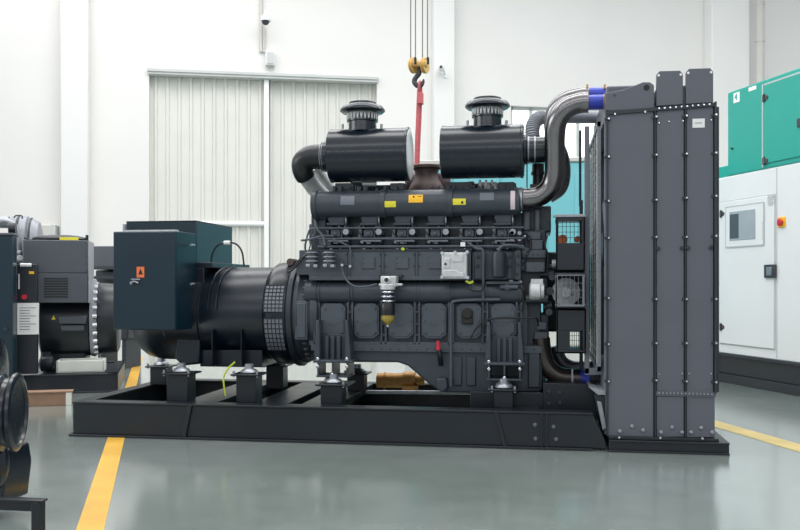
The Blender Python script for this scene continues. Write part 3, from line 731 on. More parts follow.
mb = MB(); G.tube(mb, [(287, 272, .4), (292, 270, .42), (298, 264, .42), (304, 257, .42), (310, 254, .4), (318, 252, .36)], 1.1, 8, 4); G.tube(mb, [(287, 270, .45), (293, 267, .45), (300, 259, .45), (308, 254, .45)], .9, 8, 4); B('wiring_harness', mb, 'rubber')
mb = MB(); G.dcyl(mb, 290, 262, 3.6, .6, .14); B('lifting_eye', mb, 'rust')
# --- intake manifold: long horizontal drum with ports
MY = .46
mb = MB(); G.hl(mb, [(13.2, 309.5), (14.8, 310.2), (15, 314.5), (13.5, 315.5), (13.2, 316), (13.2, 378.5), (14.1, 379), (14.1, 384), (13.2, 384.5), (13.2, 446.5), (14.3, 447), (14.3, 452), (13.2, 452.5), (13.2, 519), (12, 520.5)], 203.7, MY, 48)
im = B('intake_manifold', mb, 'eng')
mb = MB(); xa = W0.X(510.5, MY-.08); xb = W0.X(515, MY-.08); kk = W0.s(384, MY); zc = W0.Z(384, 203.7, MY)
mb.rings([[Vector((x, MY-13.5*kk*math.cos(a), zc+13.5*kk*math.sin(a)*1.0)) for x in (xa, xb)]+[Vector((x, MY-13.0*kk*math.cos(a), zc+13.0*kk*math.sin(a))) for x in (xb, xa)] for a in [R(-38+i*9.5) for i in range(10)]])
B('tape_band', mb, 'pink', im, 0, 'pale pink tape band')
def msticker(x0, x1, y0, y1, m, lab, marks=0):
    mb = MB(); kk = W0.s(384, MY); zc = W0.Z(384, 203.7, MY); r0 = 13.2*kk
    def ang(y): return math.asin(max(-1, min(1, (203.7-y)/13.2*.985)))
    aa = [ang(y1)+(ang(y0)-ang(y1))*i/6 for i in range(7)]
    xa, xb = W0.X(x0, MY-.07), W0.X(x1, MY-.07)
    mb.rings([[Vector((x, MY-(r0+q)*math.cos(a), zc+(r0+q)*math.sin(a))) for x, q in ((xa, 0), (xb, 0), (xb, .003), (xa, .003))] for a in aa])
    o = B('sticker', mb, m, im, 0, lab)
    if marks:
        mb = MB()
        for q0, q1, ya, yb in marks:
            xm, xn = W0.X(q0, MY-.07), W0.X(q1, MY-.07); a0, a1 = ang(yb), ang(ya)
            mb.rings([[Vector((x, MY-(r0+q)*math.cos(a), zc+(r0+q)*math.sin(a))) for x, q in ((xm, .003), (xn, .003), (xn, .0045), (xm, .0045))] for a in (a0, a1)])
        B('printed_mark', mb, 'ink', im)
msticker(383, 396.3, 202.5, 208.3, 'yellow', 'yellow warning sticker')
msticker(409, 423.2, 196.5, 204.2, 'orangey', 'amber warning sticker', [(413.2, 414.8, 197.5, 199.4), (418, 422, 198, 198.5)])
msticker(453, 466, 201, 207, 'yellow', 'yellow warning sticker', [(461.5, 463.5, 203.5, 206)])
msticker(341, 355, 196.5, 205.5, 'greyst', 'grey sticker'); msticker(480, 494, 195.5, 203, 'greyst', 'grey sticker')
# ports hanging from the drum, one per cylinder + top brackets
pc = [337, 370, 403.5, 437, 471, 504]
for c in pc:
    mb = MB(); G.poly(mb, [(c-12, 208), (c+9, 208), (c+7, 223.5), (c-8, 223.5)], MY-.01, .18); G.box(mb, c-10.5, 222.5, c+7.5, 225.5, MY-.03, .24); B('intake_port', mb, 'eng', im, .006)
mb = MB()
for q in (334, 340, 358.5, 365, 385, 395.5, 431, 437.5, 454, 468, 479, 492, 508):
    G.box(mb, q-1.5, 186, q+1.5, 193, MY+.02, .05); 
B('bracket_tab', mb, 'engd', im, .004)
# --- cylinder heads with rocker covers, injectors
mb = MB(); G.box(mb, 311, 214, 526, 251, EY+.16, .5); B('head_deck', mb, 'eng', None, .006)
for c in pc:
    mb = MB(); G.box(mb, c-12, 225.5, c+12, 250, EY+.1, .3); G.box(mb, c-12.5, 241, c+12.5, 244, EY+.08, .05)
    hd = B('cylinder_head', mb, 'eng', None, .006)
    mb = MB(); G.box(mb, c-6.5, 229.5, c+3, 237, EY+.02, .1); G.dcyl(mb, c-2, 233.3, 2.4, EY+.01, .02); B('rocker_cover', mb, 'eng2', hd, .006)
    mb = MB(); G.dcyl(mb, c+8.6, 231.8, 3.1, EY-.0, .12, 16); B('injector_cap', mb, 'gsteel', hd)
    mb = MB(); rq = random.Random(int(c))
    for i in range(16):
        q, y = c-11+i*1.45, rq.choice((227, 229, 239.5, 243, 246.5, 248)); w_, h_ = rq.uniform(.6, 1.5), rq.uniform(.8, 2)
        if i % 3: G.box(mb, q-w_, y-h_, q+w_, y+h_, EY+.02+rq.uniform(0, .03), .1)
        else: G.dcyl(mb, q, y, w_, EY+.01, .1, 10)
    B('valve_fitting', mb, 'eng2', hd, .003)
    mb = MB(); G.tube(mb, [(c+8.6, 214, MY), (c+8.8, 221, MY-.02), (c+8.8, 227, EY+.05)], 1.0, 8, 3); B('injector_pipe', mb, 'gsteel', hd)
    mb = MB(); G.box(mb, c-11.6, 227, c-8.5, 237.5, EY+.03, .08); G.box(mb, c+3.6, 226.5, c+5, 240, EY+.04, .06); G.hcyl(mb, c-9, c+11, 241, .8, EY+.0); B('head_clamp', mb, 'radl', hd, .003)
    mb = MB(); G.tube(mb, [(c-12, 231, EY+.03), (c-9, 235, EY+.02), (c-4, 239.5, EY+.02), (c+4, 239, EY+.02), (c+10, 243, EY+.02)], .8, 8, 3); B('fuel_pipe', mb, 'engd', hd)
    mb = MB(); G.box(mb, c-4, 240, c+1, 244, EY+.03, .06); G.dcyl(mb, c-8, 242, 1.8, EY+.02, .06, 10); G.dcyl(mb, c+3.5, 248, 1.3, EY, .06, 10); G.dcyl(mb, c-6, 249, 1.5, EY, .06, 10); B('stud', mb, 'gsteel', hd, .003)
mb = MB()
for y, r in ((227.8, .9), (238.5, 1.1), (246.6, 1.5)): G.tube(mb, [(318, y+.3, EY+.0), (420, y, EY+.0), (524, y-.3, EY+.0)], r, 8, 2)
B('fuel_rail', mb, 'eng2')
mb = MB(); G.box(mb, 309, 249, 472, 251, EY-.03, .1); B('cover_ledge', mb, 'engd')
mb = MB(); G.dcyl(mb, 403, 249, 1.5, EY-.05, .03); G.hcyl(mb, 401, 404, 249, 1.2, EY-.04); B('test_plug', mb, 'ygreen')
# left end pipes near the flywheel
mb = MB()
G.tube(mb, [(306, 252, .45), (305, 246, .45), (308, 234, .45), (311, 229, .45), (320, 228.5, .45), (334, 229, .45)], 1.0, 8, 4)
G.tube(mb, [(301, 240.5, .42), (312, 239, .42), (322, 236, .42), (334, 236, .42)], 1.1, 8, 4)
G.tube(mb, [(316, 217, .5), (317, 228, .45), (323, 236, .42), (325, 246, .4)], 1.4, 8, 4); G.tube(mb, [(309, 250, .42), (313, 236, .44), (318, 231, .5), (316, 219, .55)], .8, 8, 4)
G.tube(mb, [(333, 240, .38), (340, 242, .36), (348, 246, .36), (350.5, 251, .36), (350.5, 266, .36)], .9, 8, 4)
G.tube(mb, [(341, 258, .36), (341.5, 266, .36), (345, 278, .34), (354, 286, .32), (366, 286.5, .3), (377, 284, .3)], .95, 8, 5)
B('fuel_line', mb, 'eng2')
mb = MB(); G.box(mb, 314, 219, 326, 250, .5, .25); G.box(mb, 319, 238, 331, 246, .42, .12); G.box(mb, 309, 224, 316, 244, .6, .2); B('end_casting', mb, 'eng', None, .006)
mb = MB()
for c in (342, 350): G.dcyl(mb, c, 266.3 if c > 345 else 265, 1.4, .34, .04, 8)
B('line_banjo', mb, 'steel')
# actuators / solenoid valves
for c in (312.3, 329.3):
    mb = MB(); G.vcyl(mb, c, 251, 267, 4.6, .33); a = B('solenoid_valve', mb, 'eng2')
    mb = MB()
    for y in (252, 256.3, 260.5): G.vcyl(mb, c, y, y+1.1, 6.9, .33)
    B('cooling_fin', mb, 'gsteel', a)
    mb = MB(); G.box(mb, c-6.5, 264, c-2.5, 267, .28, .05); G.box(mb, c+1, 264.5, c+5, 267.5, .28, .05); B('connector', mb, 'gsteel', a, .003)
# --- fuel filter
FY = .27; fx = 387.8
mb = MB(); G.box(mb, 380.5, 276, 396, 287, FY-.02, .1); G.dcyl(mb, 386.5, 280.3, 3.6, FY-.04, .04); G.box(mb, 378.5, 283.5, 402, 286, FY-.01, .05); G.vcyl(mb, fx, 284, 290, 7.6, FY); ff = B('fuel_filter', mb, 'alu', None, .006)
mb = MB(); G.dcyl(mb, 386.3, 279.8, 2.2, FY-.046, .02); B('port_plug', mb, 'lens', ff)
mb = MB(); G.vcyl(mb, fx, 289, 314, 5.7, FY); B('filter_element', mb, 'engd', ff)
mb = MB()
for y in (292, 296.5, 301): G.vl(mb, [(7.2, y+1), (7.8, y+.4), (7.8, y-.2), (7.2, y-.8)], fx, FY)
B('clamp_ring', mb, 'steel', ff)
mb = MB(); G.vl(mb, [(7, 315), (7.3, 312), (7.3, 304.5), (6.6, 303)], fx, FY); B('canister', mb, 'rubber', ff)
mb = MB(); G.vl(mb, [(1.2, 326.5), (1.4, 324), (3, 323.2), (5, 321.5), (6.4, 318.5), (6.2, 315)], fx, FY); B('water_bowl', mb, 'amber', ff, 0, 'amber water bowl')
mb = MB(); G.vcyl(mb, fx, 323, 327, 1.3, FY); B('drain_valve', mb, 'steel', ff)
mb = MB(); G.box(mb, 379, 274.5, 402, 278, FY+.08, .1); B('filter_bracket', mb, 'engd', ff, .003)
# --- electronic controller
CYy = .3
mb = MB(); G.box(mb, 441.5, 252.3, 467, 279, CYy, .07); ecu = B('engine_controller', mb, 'alu', None, .008)
mb = MB(); G.poly(mb, [(443, 270), (457, 270), (459.5, 272.5), (464, 272.5), (464, 277), (443, 277)], CYy-.012, .02); G.box(mb, 444, 258, 450, 268, CYy-.008, .02); G.box(mb, 452, 254, 463, 262, CYy-.006, .02); B('raised_boss', mb, 'alu', ecu, .004)
mb = MB()
for a, b_ in ((442, 253), (467, 252), (441.8, 277), (467.5, 277.5), (455, 252.3)): G.dcyl(mb, a, b_, 1.7, CYy-.014, .03, 10)
B('corner_bolt', mb, 'steel', ecu)
mb = MB(); G.dcyl(mb, 445.3, 264, 1.2, CYy-.014, .02, 10); B('vent_plug', mb, 'ink', ecu)
mb = MB(); G.tube(mb, [(466, 281, .33), (470, 283, .32), (473, 281.5, .33)], 1.3, 8, 3); B('ground_cable', mb, 'ygreen', ecu)
mb = MB(); G.box(mb, 460.5, 242.3, 465.2, 246.4, .38, .03); B('tag_plate', mb, 'white')
# --- right rear: oil filter, brackets, sensors
mb = MB(); G.box(mb, 472, 252, 521, 280, EY-.005, .12); G.box(mb, 474.5, 252, 485, 279, EY-.03, .05); G.box(mb, 507.5, 252, 512, 279, EY-.03, .05); G.box(mb, 515, 251, 521, 280, EY-.04, .06); acc = B('accessory_plate', mb, 'eng', None, .005)
bolts(acc, [(478, 257), (477.5, 266), (510, 257), (510, 266), (518, 256), (518, 264.5), (517.5, 274)], 1.4, EY-.035, .015, 'engd')
mb = MB(); G.tube(mb, [(469.5, 244, EY-.05), (477, 248.5, EY-.06), (483, 251, EY-.06), (483.3, 270, EY-.06), (483.3, 300, EY-.06)], 1.4, 8, 4); G.tube(mb, [(499, 253, EY-.09), (500, 248, EY-.09), (505, 245.5, EY-.08), (518, 246, EY-.06), (528, 250, EY-.04)], 1.7, 8, 4); B('oil_line', mb, 'eng2')
mb = MB(); G.vl(mb, [(5, 278), (7, 276.5), (7.2, 273), (7.2, 256), (6.6, 253), (4, 251.5)], 499, EY-.1); B('oil_filter', mb, 'engd')
mb = MB(); G.tube(mb, [(470, 281, .34), (471, 289, .32), (475, 290.5, .32), (482, 290, .32), (484, 283, .33)], 1.1, 8, 4); B('hose_bracket', mb, 'rubber')
mb = MB()
for a, b_ in ((512, 233), (519.5, 233), (512, 239), (519.5, 239), (506, 284.5), (520, 282), (511, 281)): G.dcyl(mb, a, b_, 2, EY+.0, .04, 12)
for a, b_ in ((508, 239), (525, 236)): G.dcyl(mb, a, b_, 1.2, EY+.0, .03, 10)
B('pressure_sensor', mb, 'gsteel')
# --- gear housing at the radiator end
mb = MB()
G.box(mb, 522, 206, 551, 232, .55, .5); G.box(mb, 524, 230, 546, 252, .5, .5); G.box(mb, 520, 250, 546, 272, .46, .5); G.box(mb, 518, 270, 548, 300, .5, .5); G.box(mb, 519, 300, 541, 347, .48, .5); G.box(mb, 533, 314, 549, 346, .5, .4)
gh = B('gear_housing', mb, 'engd', None, .008)
mb = MB()
G.box(mb, 527, 232, 541, 240, .46, .08); G.box(mb, 531, 240, 543, 250, .44, .08); G.box(mb, 526, 262, 545, 272, .42, .08); G.box(mb, 522, 250, 546, 258, .43, .04); G.box(mb, 524, 212, 530, 230, .5, .08); G.box(mb, 535, 210, 540, 231, .5, .08); G.box(mb, 536, 322, 547, 330, .46, .06); G.box(mb, 534, 332, 548, 344, .46, .06); G.box(mb, 545, 264, 556, 268, .5, .06); G.box(mb, 545, 290, 556, 294, .55, .06)
B('housing_lug', mb, 'eng2', gh, .006)
mb = MB(); G.hl(mb, [(6, 529), (9, 530.5), (9.3, 534), (9.3, 540), (8, 541), (8, 544), (6, 544.5)], 291, .4); G.box(mb, 531, 279, 543, 286, .36, .08); B('coolant_pump', mb, 'alu')
mb = MB(); G.hcyl(mb, 526, 548, 299, 4.8, .42); G.hcyl(mb, 543, 552, 306, 5, .5); G.hcyl(mb, 540, 554, 274, 4, .5); B('pump_elbow', mb, 'engd')
mb = MB(); 
for a, b_, c in ((521, 289, 3.2), (550, 291, 4), (549, 312, 3.5), (552, 277, 3.4)): G.dcyl(mb, a, b_, c, .42, .08, 14)
B('idler_pulley', mb, 'lens')
mb = MB(); G.box(mb, 521, 300, 528, 392, EY+.03, .4); G.poly(mb, [(536, 352), (545, 345), (545, 388), (541, 392)], .5, .4); B('end_plate', mb, 'eng', gh, .006)
bolts(gh, [(524, 209), (532.5, 209), (543, 209), (549, 209), (549, 220), (549, 229), (533, 228), (524, 228)], .9, .55, .02, 'eng2', 'housing_bolt')
bolts(gh, [(522.5, 254), (527.5, 254), (533, 254), (538, 254), (543.5, 254), (523, 268), (544, 268), (523, 261)], 1, .425, .02, 'eng2', 'housing_bolt')
mb = MB(); G.tube(mb, [(523, 233, .47), (529, 236, .44), (531, 246, .43), (527, 254, .42), (524, 262, .42)], .9, 8, 4); G.tube(mb, [(547, 236, .48), (545, 246, .45), (548, 256, .45), (547, 272, .45)], 1.1, 8, 4); G.tube(mb, [(513, 284, EY-.03), (520, 287, EY-.03), (523, 296, EY-.02), (522, 312, EY-.02)], .9, 8, 4); B('sensor_cable', mb, 'rubber', gh)
mb = MB(); G.box(mb, 486, 281.5, 520, 284, EY-.04, .06); G.hcyl(mb, 500, 518, 287, 2.2, EY-.05); G.dcyl(mb, 507, 287, 3, EY-.06, .05, 12); B('oil_manifold', mb, 'eng2')
# --- turbo outlet (centre) and mounting hardware under the air cleaners
mb = MB(); G.vl(mb, [(17.5, 192), (17.5, 188), (15.5, 184), (12, 178), (11.5, 173), (12.5, 170), (15.3, 168.5), (15.3, 166), (14, 165.4)], 426.5, .85); B('exhaust_outlet', mb, 'rust')
mb = MB(); G.hl(mb, [(8, 404), (13, 406), (13, 416), (9, 420), (9, 432), (13, 436), (13, 446), (8, 449)], 186, .95); B('turbocharger', mb, 'rust', None, .01)
mb = MB(); G.box(mb, 335, 184, 516, 200, .95, .3); G.box(mb, 350, 181, 372, 190, .9, .2); G.box(mb, 468, 181, 474, 190, .9, .2); B('exhaust_shield', mb, 'engd', None, .008)
mb = MB()
for q in (343, 356, 365, 377, 388, 398, 450, 463, 474, 483, 491, 505, 517):
    h = random.uniform(4, 9); G.vcyl(mb, q, 192-h, 193, random.uniform(.8, 1.8), MY+.05)
G.box(mb, 335, 183, 350, 190, MY+.05, .1); G.box(mb, 390, 183, 404, 190, MY+.05, .1); G.box(mb, 445, 182, 470, 190, MY+.05, .12); G.box(mb, 498, 182, 514, 190, MY+.05, .12)
B('cleaner_bracket', mb, 'engd', None, .004)
mb = MB(); G.box(mb, 478, 182, 497, 190, MY+.15, .05)
for q in (480, 486, 492): G.vcyl(mb, q, 180, 189, 1.2, MY+.1)
G.hcyl(mb, 362, 376, 184, 2.3, MY+.1); B('heat_shield', mb, 'alu', None, .004)
# --- air cleaners
def cleaner(x0, x1, yc, r, Y, capx, cy0, kind):
    mb = MB(); G.hl(mb, [(r-1.5, x0), (r, x0+.8), (r, x0+2), (r-.4, x0+2.6), (r-.4, x1-3), (r+.3, x1-2.4), (r+.3, x1-.5), (r-1, x1)], yc, Y, 56)
    a = B('air_cleaner', mb, 'black')
    mb = MB(); k = W0.s(x1, Y); G.hl(mb, [(r-1.2, x1-.2), (r-2, x1+.6), (r-7, x1+1.0), (r-8, x1+.4), (3, x1+.4)], yc, Y, 48); B('end_cap', mb, 'alu' if kind else 'black', a)
    mb = MB()
    for q in (capx-20, capx+19): G.vcyl(mb, q, yc-r-3.5, yc-r+1, 1.3, Y); 
    B('wing_nut', mb, 'gsteel', a)
    # rain cap
    mb = MB(); G.vl(mb, [(14, yc-r+4), (14, cy0+20.5), (15.6, cy0+20), (15.6, cy0+18)], capx, Y); nk = B('neck', mb, 'black', a)
    mb = MB(); n = 26; k = W0.s(capx, Y); zt = W0.Z(capx, cy0+5.5, Y); zb_ = W0.Z(capx, cy0+18.5, Y); cxp = W0.X(capx, Y)
    for i in range(n):
        for tw in (.12, -.12):
            a0 = 2*math.pi*i/n; mb.cyl((cxp+15.2*k*math.cos(a0), Y+15.2*k*math.sin(a0), zb_), (cxp+15.2*k*math.cos(a0+tw), Y+15.2*k*math.sin(a0+tw), zt), .0045, seg=5)
    B('inlet_mesh', mb, 'alu', a)
    mb = MB(); G.vl(mb, [(20, cy0+11.5), (22.6, cy0+9.5), (22.4, cy0+8), (20, cy0+5), (14, cy0+2.8), (13.5, cy0+.8), (9, cy0), (2, cy0)], capx, Y, 40); B('rain_cap', mb, 'black', a)
    mb = MB(); G.vcyl(mb, capx, cy0+5, cy0+19, 12, Y, 12); B('inner_cone', mb, 'mill', a)
    return a
cleaner(324.5, 406, 154.7, 27, .55, 362.5, 102, 1); ac2 = cleaner(439, 523, 151, 27, .5, 487.5, 97.5, 0)
# outlet of the left cleaner: rubber elbow and steel pipe
mb = MB(); G.tube(mb, [(331, 157, .55), (318, 157, .55), (309, 158, .55), (303, 163, .56), (303, 171, .58), (306, 177, .61)], 12.8, 24, 6, lambda t: 13.2-3.2*t); el = B('intake_elbow', mb, 'rubber')
mb = MB()
for q in (318.5, 320.3): G.hl(mb, [(14.2, q), (14.9, q+.2), (14.9, q+.8), (14.2, q+1)], 157, .55)
B('hose_clamp', mb, 'gsteel', el)
mb = MB(); G.hl(mb, [(12, 320), (15.2, 321), (15.2, 326)], 156.8, .55); B('inlet_flange', mb, 'black', el)
mb = MB(); G.tube(mb, [(304.5, 174, .6), (310, 182, .66), (318, 192, .74), (330, 202, .9), (345, 206, 1.0)], 8.5, 20, 6); B('intake_pipe', mb, 'alu')
mb = MB(); G.tube(mb, [(313, 166, .75), (322, 180, .85), (333, 194, .95)], 7.5, 16, 5); B('intake_pipe', mb, 'alu')
# outlet of the right cleaner
mb = MB(); G.hl(mb, [(10, 522), (14.5, 523), (14.5, 526), (12.8, 527), (12.8, 548), (10, 549)], 150, .55); od = B('outlet_duct', mb, 'black')
mb = MB()
for q in (527.5, 534): G.hl(mb, [(13, q), (13.6, q+.2), (13.6, q+1.6), (13, q+1.8)], 150, .55)
B('hose_clamp', mb, 'gsteel', od)
mb = MB(); G.vcyl(mb, 538, 164, 172, 6, .7); G.vcyl(mb, 538, 172, 175, 7, .7); G.vcyl(mb, 538, 175, 186, 5.4, .7); G.box(mb, 530, 184, 546, 188, .6, .2); G.vcyl(mb, 527, 163, 188, .6, .55); B('crankcase_breather', mb, 'rubber')
mb = MB(); 
path = [(533, 140, 1.1), (532.5, 128, 1.12), (537, 119.5, 1.15), (548, 116.5, 1.2), (575, 117, 1.2), (607, 117, 1.2)]
G.tube(mb, path, 6.4, 16, 6); dk = B('air_duct', mb, 'mill')
mb = MB(); sp_ = smooth_path([V(*q) for q in path], 12); k = W0.s(540, 1.15)
for i in range(4, 34, 2):
    t = (sp_[i+1]-sp_[i-1]).normalized(); mb.torus(sp_[i], t, 6.6*k, .8*k, 20, 6)
B('bellows', mb, 'mill', dk)
# --- charge air pipes
def charge(path, r, Y, lab=None, m='dsteel'):
    mb = MB(); G.tube(mb, path, r, 28, 7); return B('charge_air_pipe', mb, m, None, 0, lab)
cp = charge([(520, 198.3, MY), (530, 198.3, MY), (541, 195.5, MY), (550, 187, MY-.01), (554.3, 175, MY-.03), (554.8, 158, MY-.06), (554.8, 136, MY-.1), (557.5, 120, MY-.13), (566, 108.5, MY-.15), (578, 103.5, MY-.15), (588, 102.5, MY-.15)], 10, MY)
mb = MB(); G.hl(mb, [(10, 517.5), (12, 518), (12.2, 522), (10.6, 523)], 199.5, MY); B('pipe_flange', mb, 'gsteel', cp)
YH = MY-.15
mb = MB(); G.hcyl(mb, 587, 607, 102.2, 7.3, YH); B('hose', mb, 'blue', cp)
mb = MB()
for q in (586, 603.5): G.hl(mb, [(7.4, q), (8, q+.3), (8, q+2.4), (7.4, q+2.7)], 102.2, YH); G.box(mb, q+.4, 84.3, q+2.2, 88.5, .85, .03)
B('hose_clamp', mb, 'brass', cp)
cp2 = charge([(548, 196, 1.1), (559, 188, 1.1), (562.5, 175, 1.1), (561, 158, 1.08), (555, 142, 1.05), (552, 124, 1.03), (555, 110, 1.0), (566, 99, .95), (580, 95.5, .9), (588, 95, .9)], 8, 1.1)
mb = MB(); G.hcyl(mb, 587, 606, 94, 6.5, .9); B('hose', mb, 'blue', cp2)
mb = MB(); G.hcyl(mb, 604, 640, 93, 6, .9); G.hcyl(mb, 604, 612, 102.2, 6, YH); B('header_neck', mb, 'rad', cp2)
# ================================================================== BACKGROUND THINGS
gb = ground(119, 392); BF = Frame(gb.x, gb.y, YAW+R(90+14.3)-R(90)); BP = PX(BF)
def VB(a, b, c): return BF.v(a, b, c)
# --- second generator set, behind on the left (plane y = BY)
BY = 0.0
b2 = empty('generator_set', (BF.X(60, BY+.5), BY+.5, 0), BF); tag(b2, 'second black generator set behind on the left with grey box and control panel', 'generator')
def D(name, mb, m, parent=None, bevel=0, label=None):
    o = build(name, mb, m, parent or b2, None, bevel)
    if label: o['label'] = label
    return o
mb = MB(); bz = BF.Z(80, 374, BY)
mb.box(BF.X(-60, BY), BF.X(118, BY), BY, BY+.1, bz-.015, bz); mb.box(BF.X(-60, BY), BF.X(118, BY), BY+.01, BY+.025, 0, bz); mb.box(BF.X(-60, BY), BF.X(118, BY), BY, BY+.1, 0, .015)
mb.box(BF.X(-60, BY), BF.X(118, BY), BY+1.3, BY+1.4, 0, bz); mb.box(BF.X(118, BY)-.1, BF.X(118, BY), BY, BY+1.4, bz-.015, bz); mb.box(BF.X(118, BY)-.015, BF.X(118, BY), BY, BY+1.4, 0, bz)
mb.box(BF.X(-60, BY), BF.X(118, BY)-.1, BY+.1, BY+1.3, bz-.03, bz-.015)
D('base_frame', mb, 'bgblk', None, .004)
mb = MB(); BP.hl(mb, [(30, 37), (33.5, 39), (33.5, 88), (32, 89)], 322, BY+.6, 40); al2 = D('alternator_body', mb, 'bgblk')
mb = MB(); BP.box(mb, 42, 345, 86, 372, BY+.46, .5); D('foot_rail', mb, 'bgblk', al2, .02)
mb = MB(); BP.box(mb, 59, 316, 86, 324, BY+.18, .06); BP.box(mb, 61, 325, 84, 331, BY+.2, .06); D('vent_cover', mb, 'bgbox', al2, .01)
mb = MB(); BP.poly(mb, [(51.5, 319.5), (55.5, 319.5), (53.5, 315.5)], BY+.25, .03); D('warning_label', mb, 'yellow', al2, 0, 'small yellow warning triangle')
mb = MB(); BP.hl(mb, [(30, 88.5), (38, 89), (38.5, 93), (36, 94.5), (36, 96)], 318, BY+.6, 40); fl2 = D('flange_ring', mb, 'mill')
mb = MB(); BP.hl(mb, [(34, 95), (35, 97), (34, 116), (30, 118)], 318, BY+.6, 40); D('flywheel_housing', mb, 'bgblk')
mb = MB(); k = BF.s(94, BY+.6); zc = BF.Z(94, 318, BY+.6)
for i in range(10):
    a = R(-60+i*13); p = Vector((BF.X(95.5, BY+.6), BY+.6-37*k*math.cos(a), zc+37*k*math.sin(a))); mb.cyl(p, p+Vector((.04, 0, 0)), .02, seg=8)
D('flange_bolt', mb, 'steel', fl2)
mb = MB(); BP.box(mb, 22.5, 240, 88, 303, BY+.1, .6); tb2 = D('terminal_box', mb, 'bgbox', None, .008)
mb = MB(); BP.box(mb, 23.5, 272.4, 87.5, 273.2, BY+.095, .02); BP.box(mb, 40, 276, 40.6, 302, BY+.095, .02); D('panel_seam', mb, 'ink', tb2)
mb = MB(); BP.box(mb, 38.5, 273.5, 87, 302.5, BY+.085, .02); lv = D('louvre_panel', mb, 'bgbox', tb2, .004)
mb = MB()
for i in range(8): BP.box(mb, 44, 278+i*2.6, 68, 279.2+i*2.6, BY+.08, .01)
D('louvre_slot', mb, 'ink', tb2)
mb = MB(); mb.box(BF.X(88, BY+.1), BF.X(88.8, BY+.1), BY+.1, BY+.68, BF.Z(90, 303, BY+.1), BF.Z(90, 240.5, BY+.1)); D('side_panel', mb, 'mill', tb2, .003)
mb = MB()
for y in (243, 250, 257, 264, 271, 279, 287, 295): BP.dcyl(mb, 86.5, y, .6, BY+.09, .02, 8)
D('rivet', mb, 'engd', tb2)
mb = MB(); mb.ball(VB(60, 239, BY+.3), .2, (1.25, .6, .2)); BP.tube(mb, [(24, 238, BY+.3), (32, 240, BY+.3), (45, 236, BY+.3)], 1, 8); BP.vcyl(mb, 87, 235, 241, 1.5, BY+.3); D('folded_cover', mb, 'bgblk')
mb = MB(); BP.box(mb, 59.5, 237.2, 78, 240, BY+.12, .06); D('sticker', mb, 'yellow', None, 0, 'yellow strip')
# control panel beside it
PYY = BY-.12
mb = MB(); BP.box(mb, 16.5, 264, 37, 374, PYY, .1); cpn = D('control_panel', mb, 'bgblk', None, .006)
mb = MB(); BP.box(mb, 17.2, 303, 38.8, 334.5, PYY-.006, .008); D('instruction_sheet', mb, 'white', cpn, 0, 'white printed instruction sheet')
mb = MB()
for i in range(9): BP.box(mb, 19.5+(i % 2)*.0, 307.5+i*2.7, (30 if i % 3 else 36), 308.1+i*2.7, PYY-.008, .003)
D('printed_line', mb, 'greyst', cpn)
mb = MB(); BP.dcyl(mb, 24, 297, 2.5, PYY-.03, .03); D('emergency_stop_button', mb, 'red', cpn, 0, 'red push button')
mb = MB(); BP.box(mb, 29, 271.3, 34, 274, PYY-.006, .008); D('sticker', mb, 'orangey', cpn, 0, 'small amber sticker')
mb = MB(); BP.box(mb, 18.4, 274, 19.3, 289, PYY-.02, .02); BP.hcyl(mb, 20, 31, 265, 1.8, PYY-.05); D('handle', mb, 'cctv', cpn)
# engine end of that set: round housings and the dark cabinet at the frame edge
mb = MB(); BP.hl(mb, [(10, 6), (27, 8), (28, 12), (28, 24), (25, 26), (25, 30), (22, 36), (14, 38)], 244, BY+.8, 40); D('air_cleaner', mb, 'mill')
mb = MB(); BP.hl(mb, [(28.6, 14), (29.3, 14.5), (29.3, 16), (28.6, 16.5)], 244, BY+.8, 40); BP.hl(mb, [(25.5, 27), (26.4, 27.4), (26.4, 28.6), (25.5, 29)], 244, BY+.8, 40)
BP.tube(mb, [(14, 218, BY+.5), (16, 215.6, BY+.5), (22, 216, BY+.5), (22, 219, BY+.5)], .7, 6); D('band_clamp', mb, 'engd')
mb = MB(); BP.tube(mb, [(2, 221, BY+.3), (8, 222, BY+.3), (14, 226, BY+.3), (17, 236, BY+.3), (18, 250, BY+.3), (18, 262, BY+.3)], 3.6, 14, 5); BP.hcyl(mb, -20, 8, 222, 6, BY+.4); D('intake_pipe', mb, 'gsteel')
mb = MB(); BP.hcyl(mb, 8, 15, 229, 6.5, BY+.2); D('pipe_hose', mb, 'bgblk')
mb = MB(); BP.box(mb, 17, 249, 22, 262, BY+.3, .2); BP.dcyl(mb, 20, 258, 3, BY+.2, .1); BP.dcyl(mb, 19, 252, 2, BY+.2, .1, 8); D('fuel_fitting', mb, 'alu', None, .005)
mb = MB(); BP.hl(mb, [(4, 38), (8, 40), (9, 46), (9, 52), (6, 53)], 363, BY+.25); BP.vcyl(mb, 46, 352, 358, 5, BY+.25); D('starter_motor', mb, 'bgblk')
mb = MB(); BP.vcyl(mb, 99.5, 343, 372, 1.3, BY+.6); BP.vcyl(mb, 99.5, 342, 345, 3, BY+.6); D('support_leg', mb, 'gsteel')
# dark cabinet at left edge
e = empty('switch_cabinet', (BF.X(0, -.4), -.35, 0), BF); tag(e, 'dark blue-black sheet metal cabinet cut by the left edge of the picture', 'cabinet')
mb = MB(); BP.box(mb, -40, 234, 13, 396, -.45, .2); D('cabinet_body', mb, 'tbox', e, .008)
mb = MB(); BP.box(mb, -39, 236, 12.4, 378, -.465, .02); D('door', mb, 'tbox', e, .004)
mb = MB(); BP.box(mb, -40, 232.6, 14, 235, -.47, .24); D('cabinet_top', mb, 'bgbox', e, .004)
mb = MB(); BP.dcyl(mb, 5.5, 329, 1.8, -.5, .05); D('knob', mb, 'engd', e)
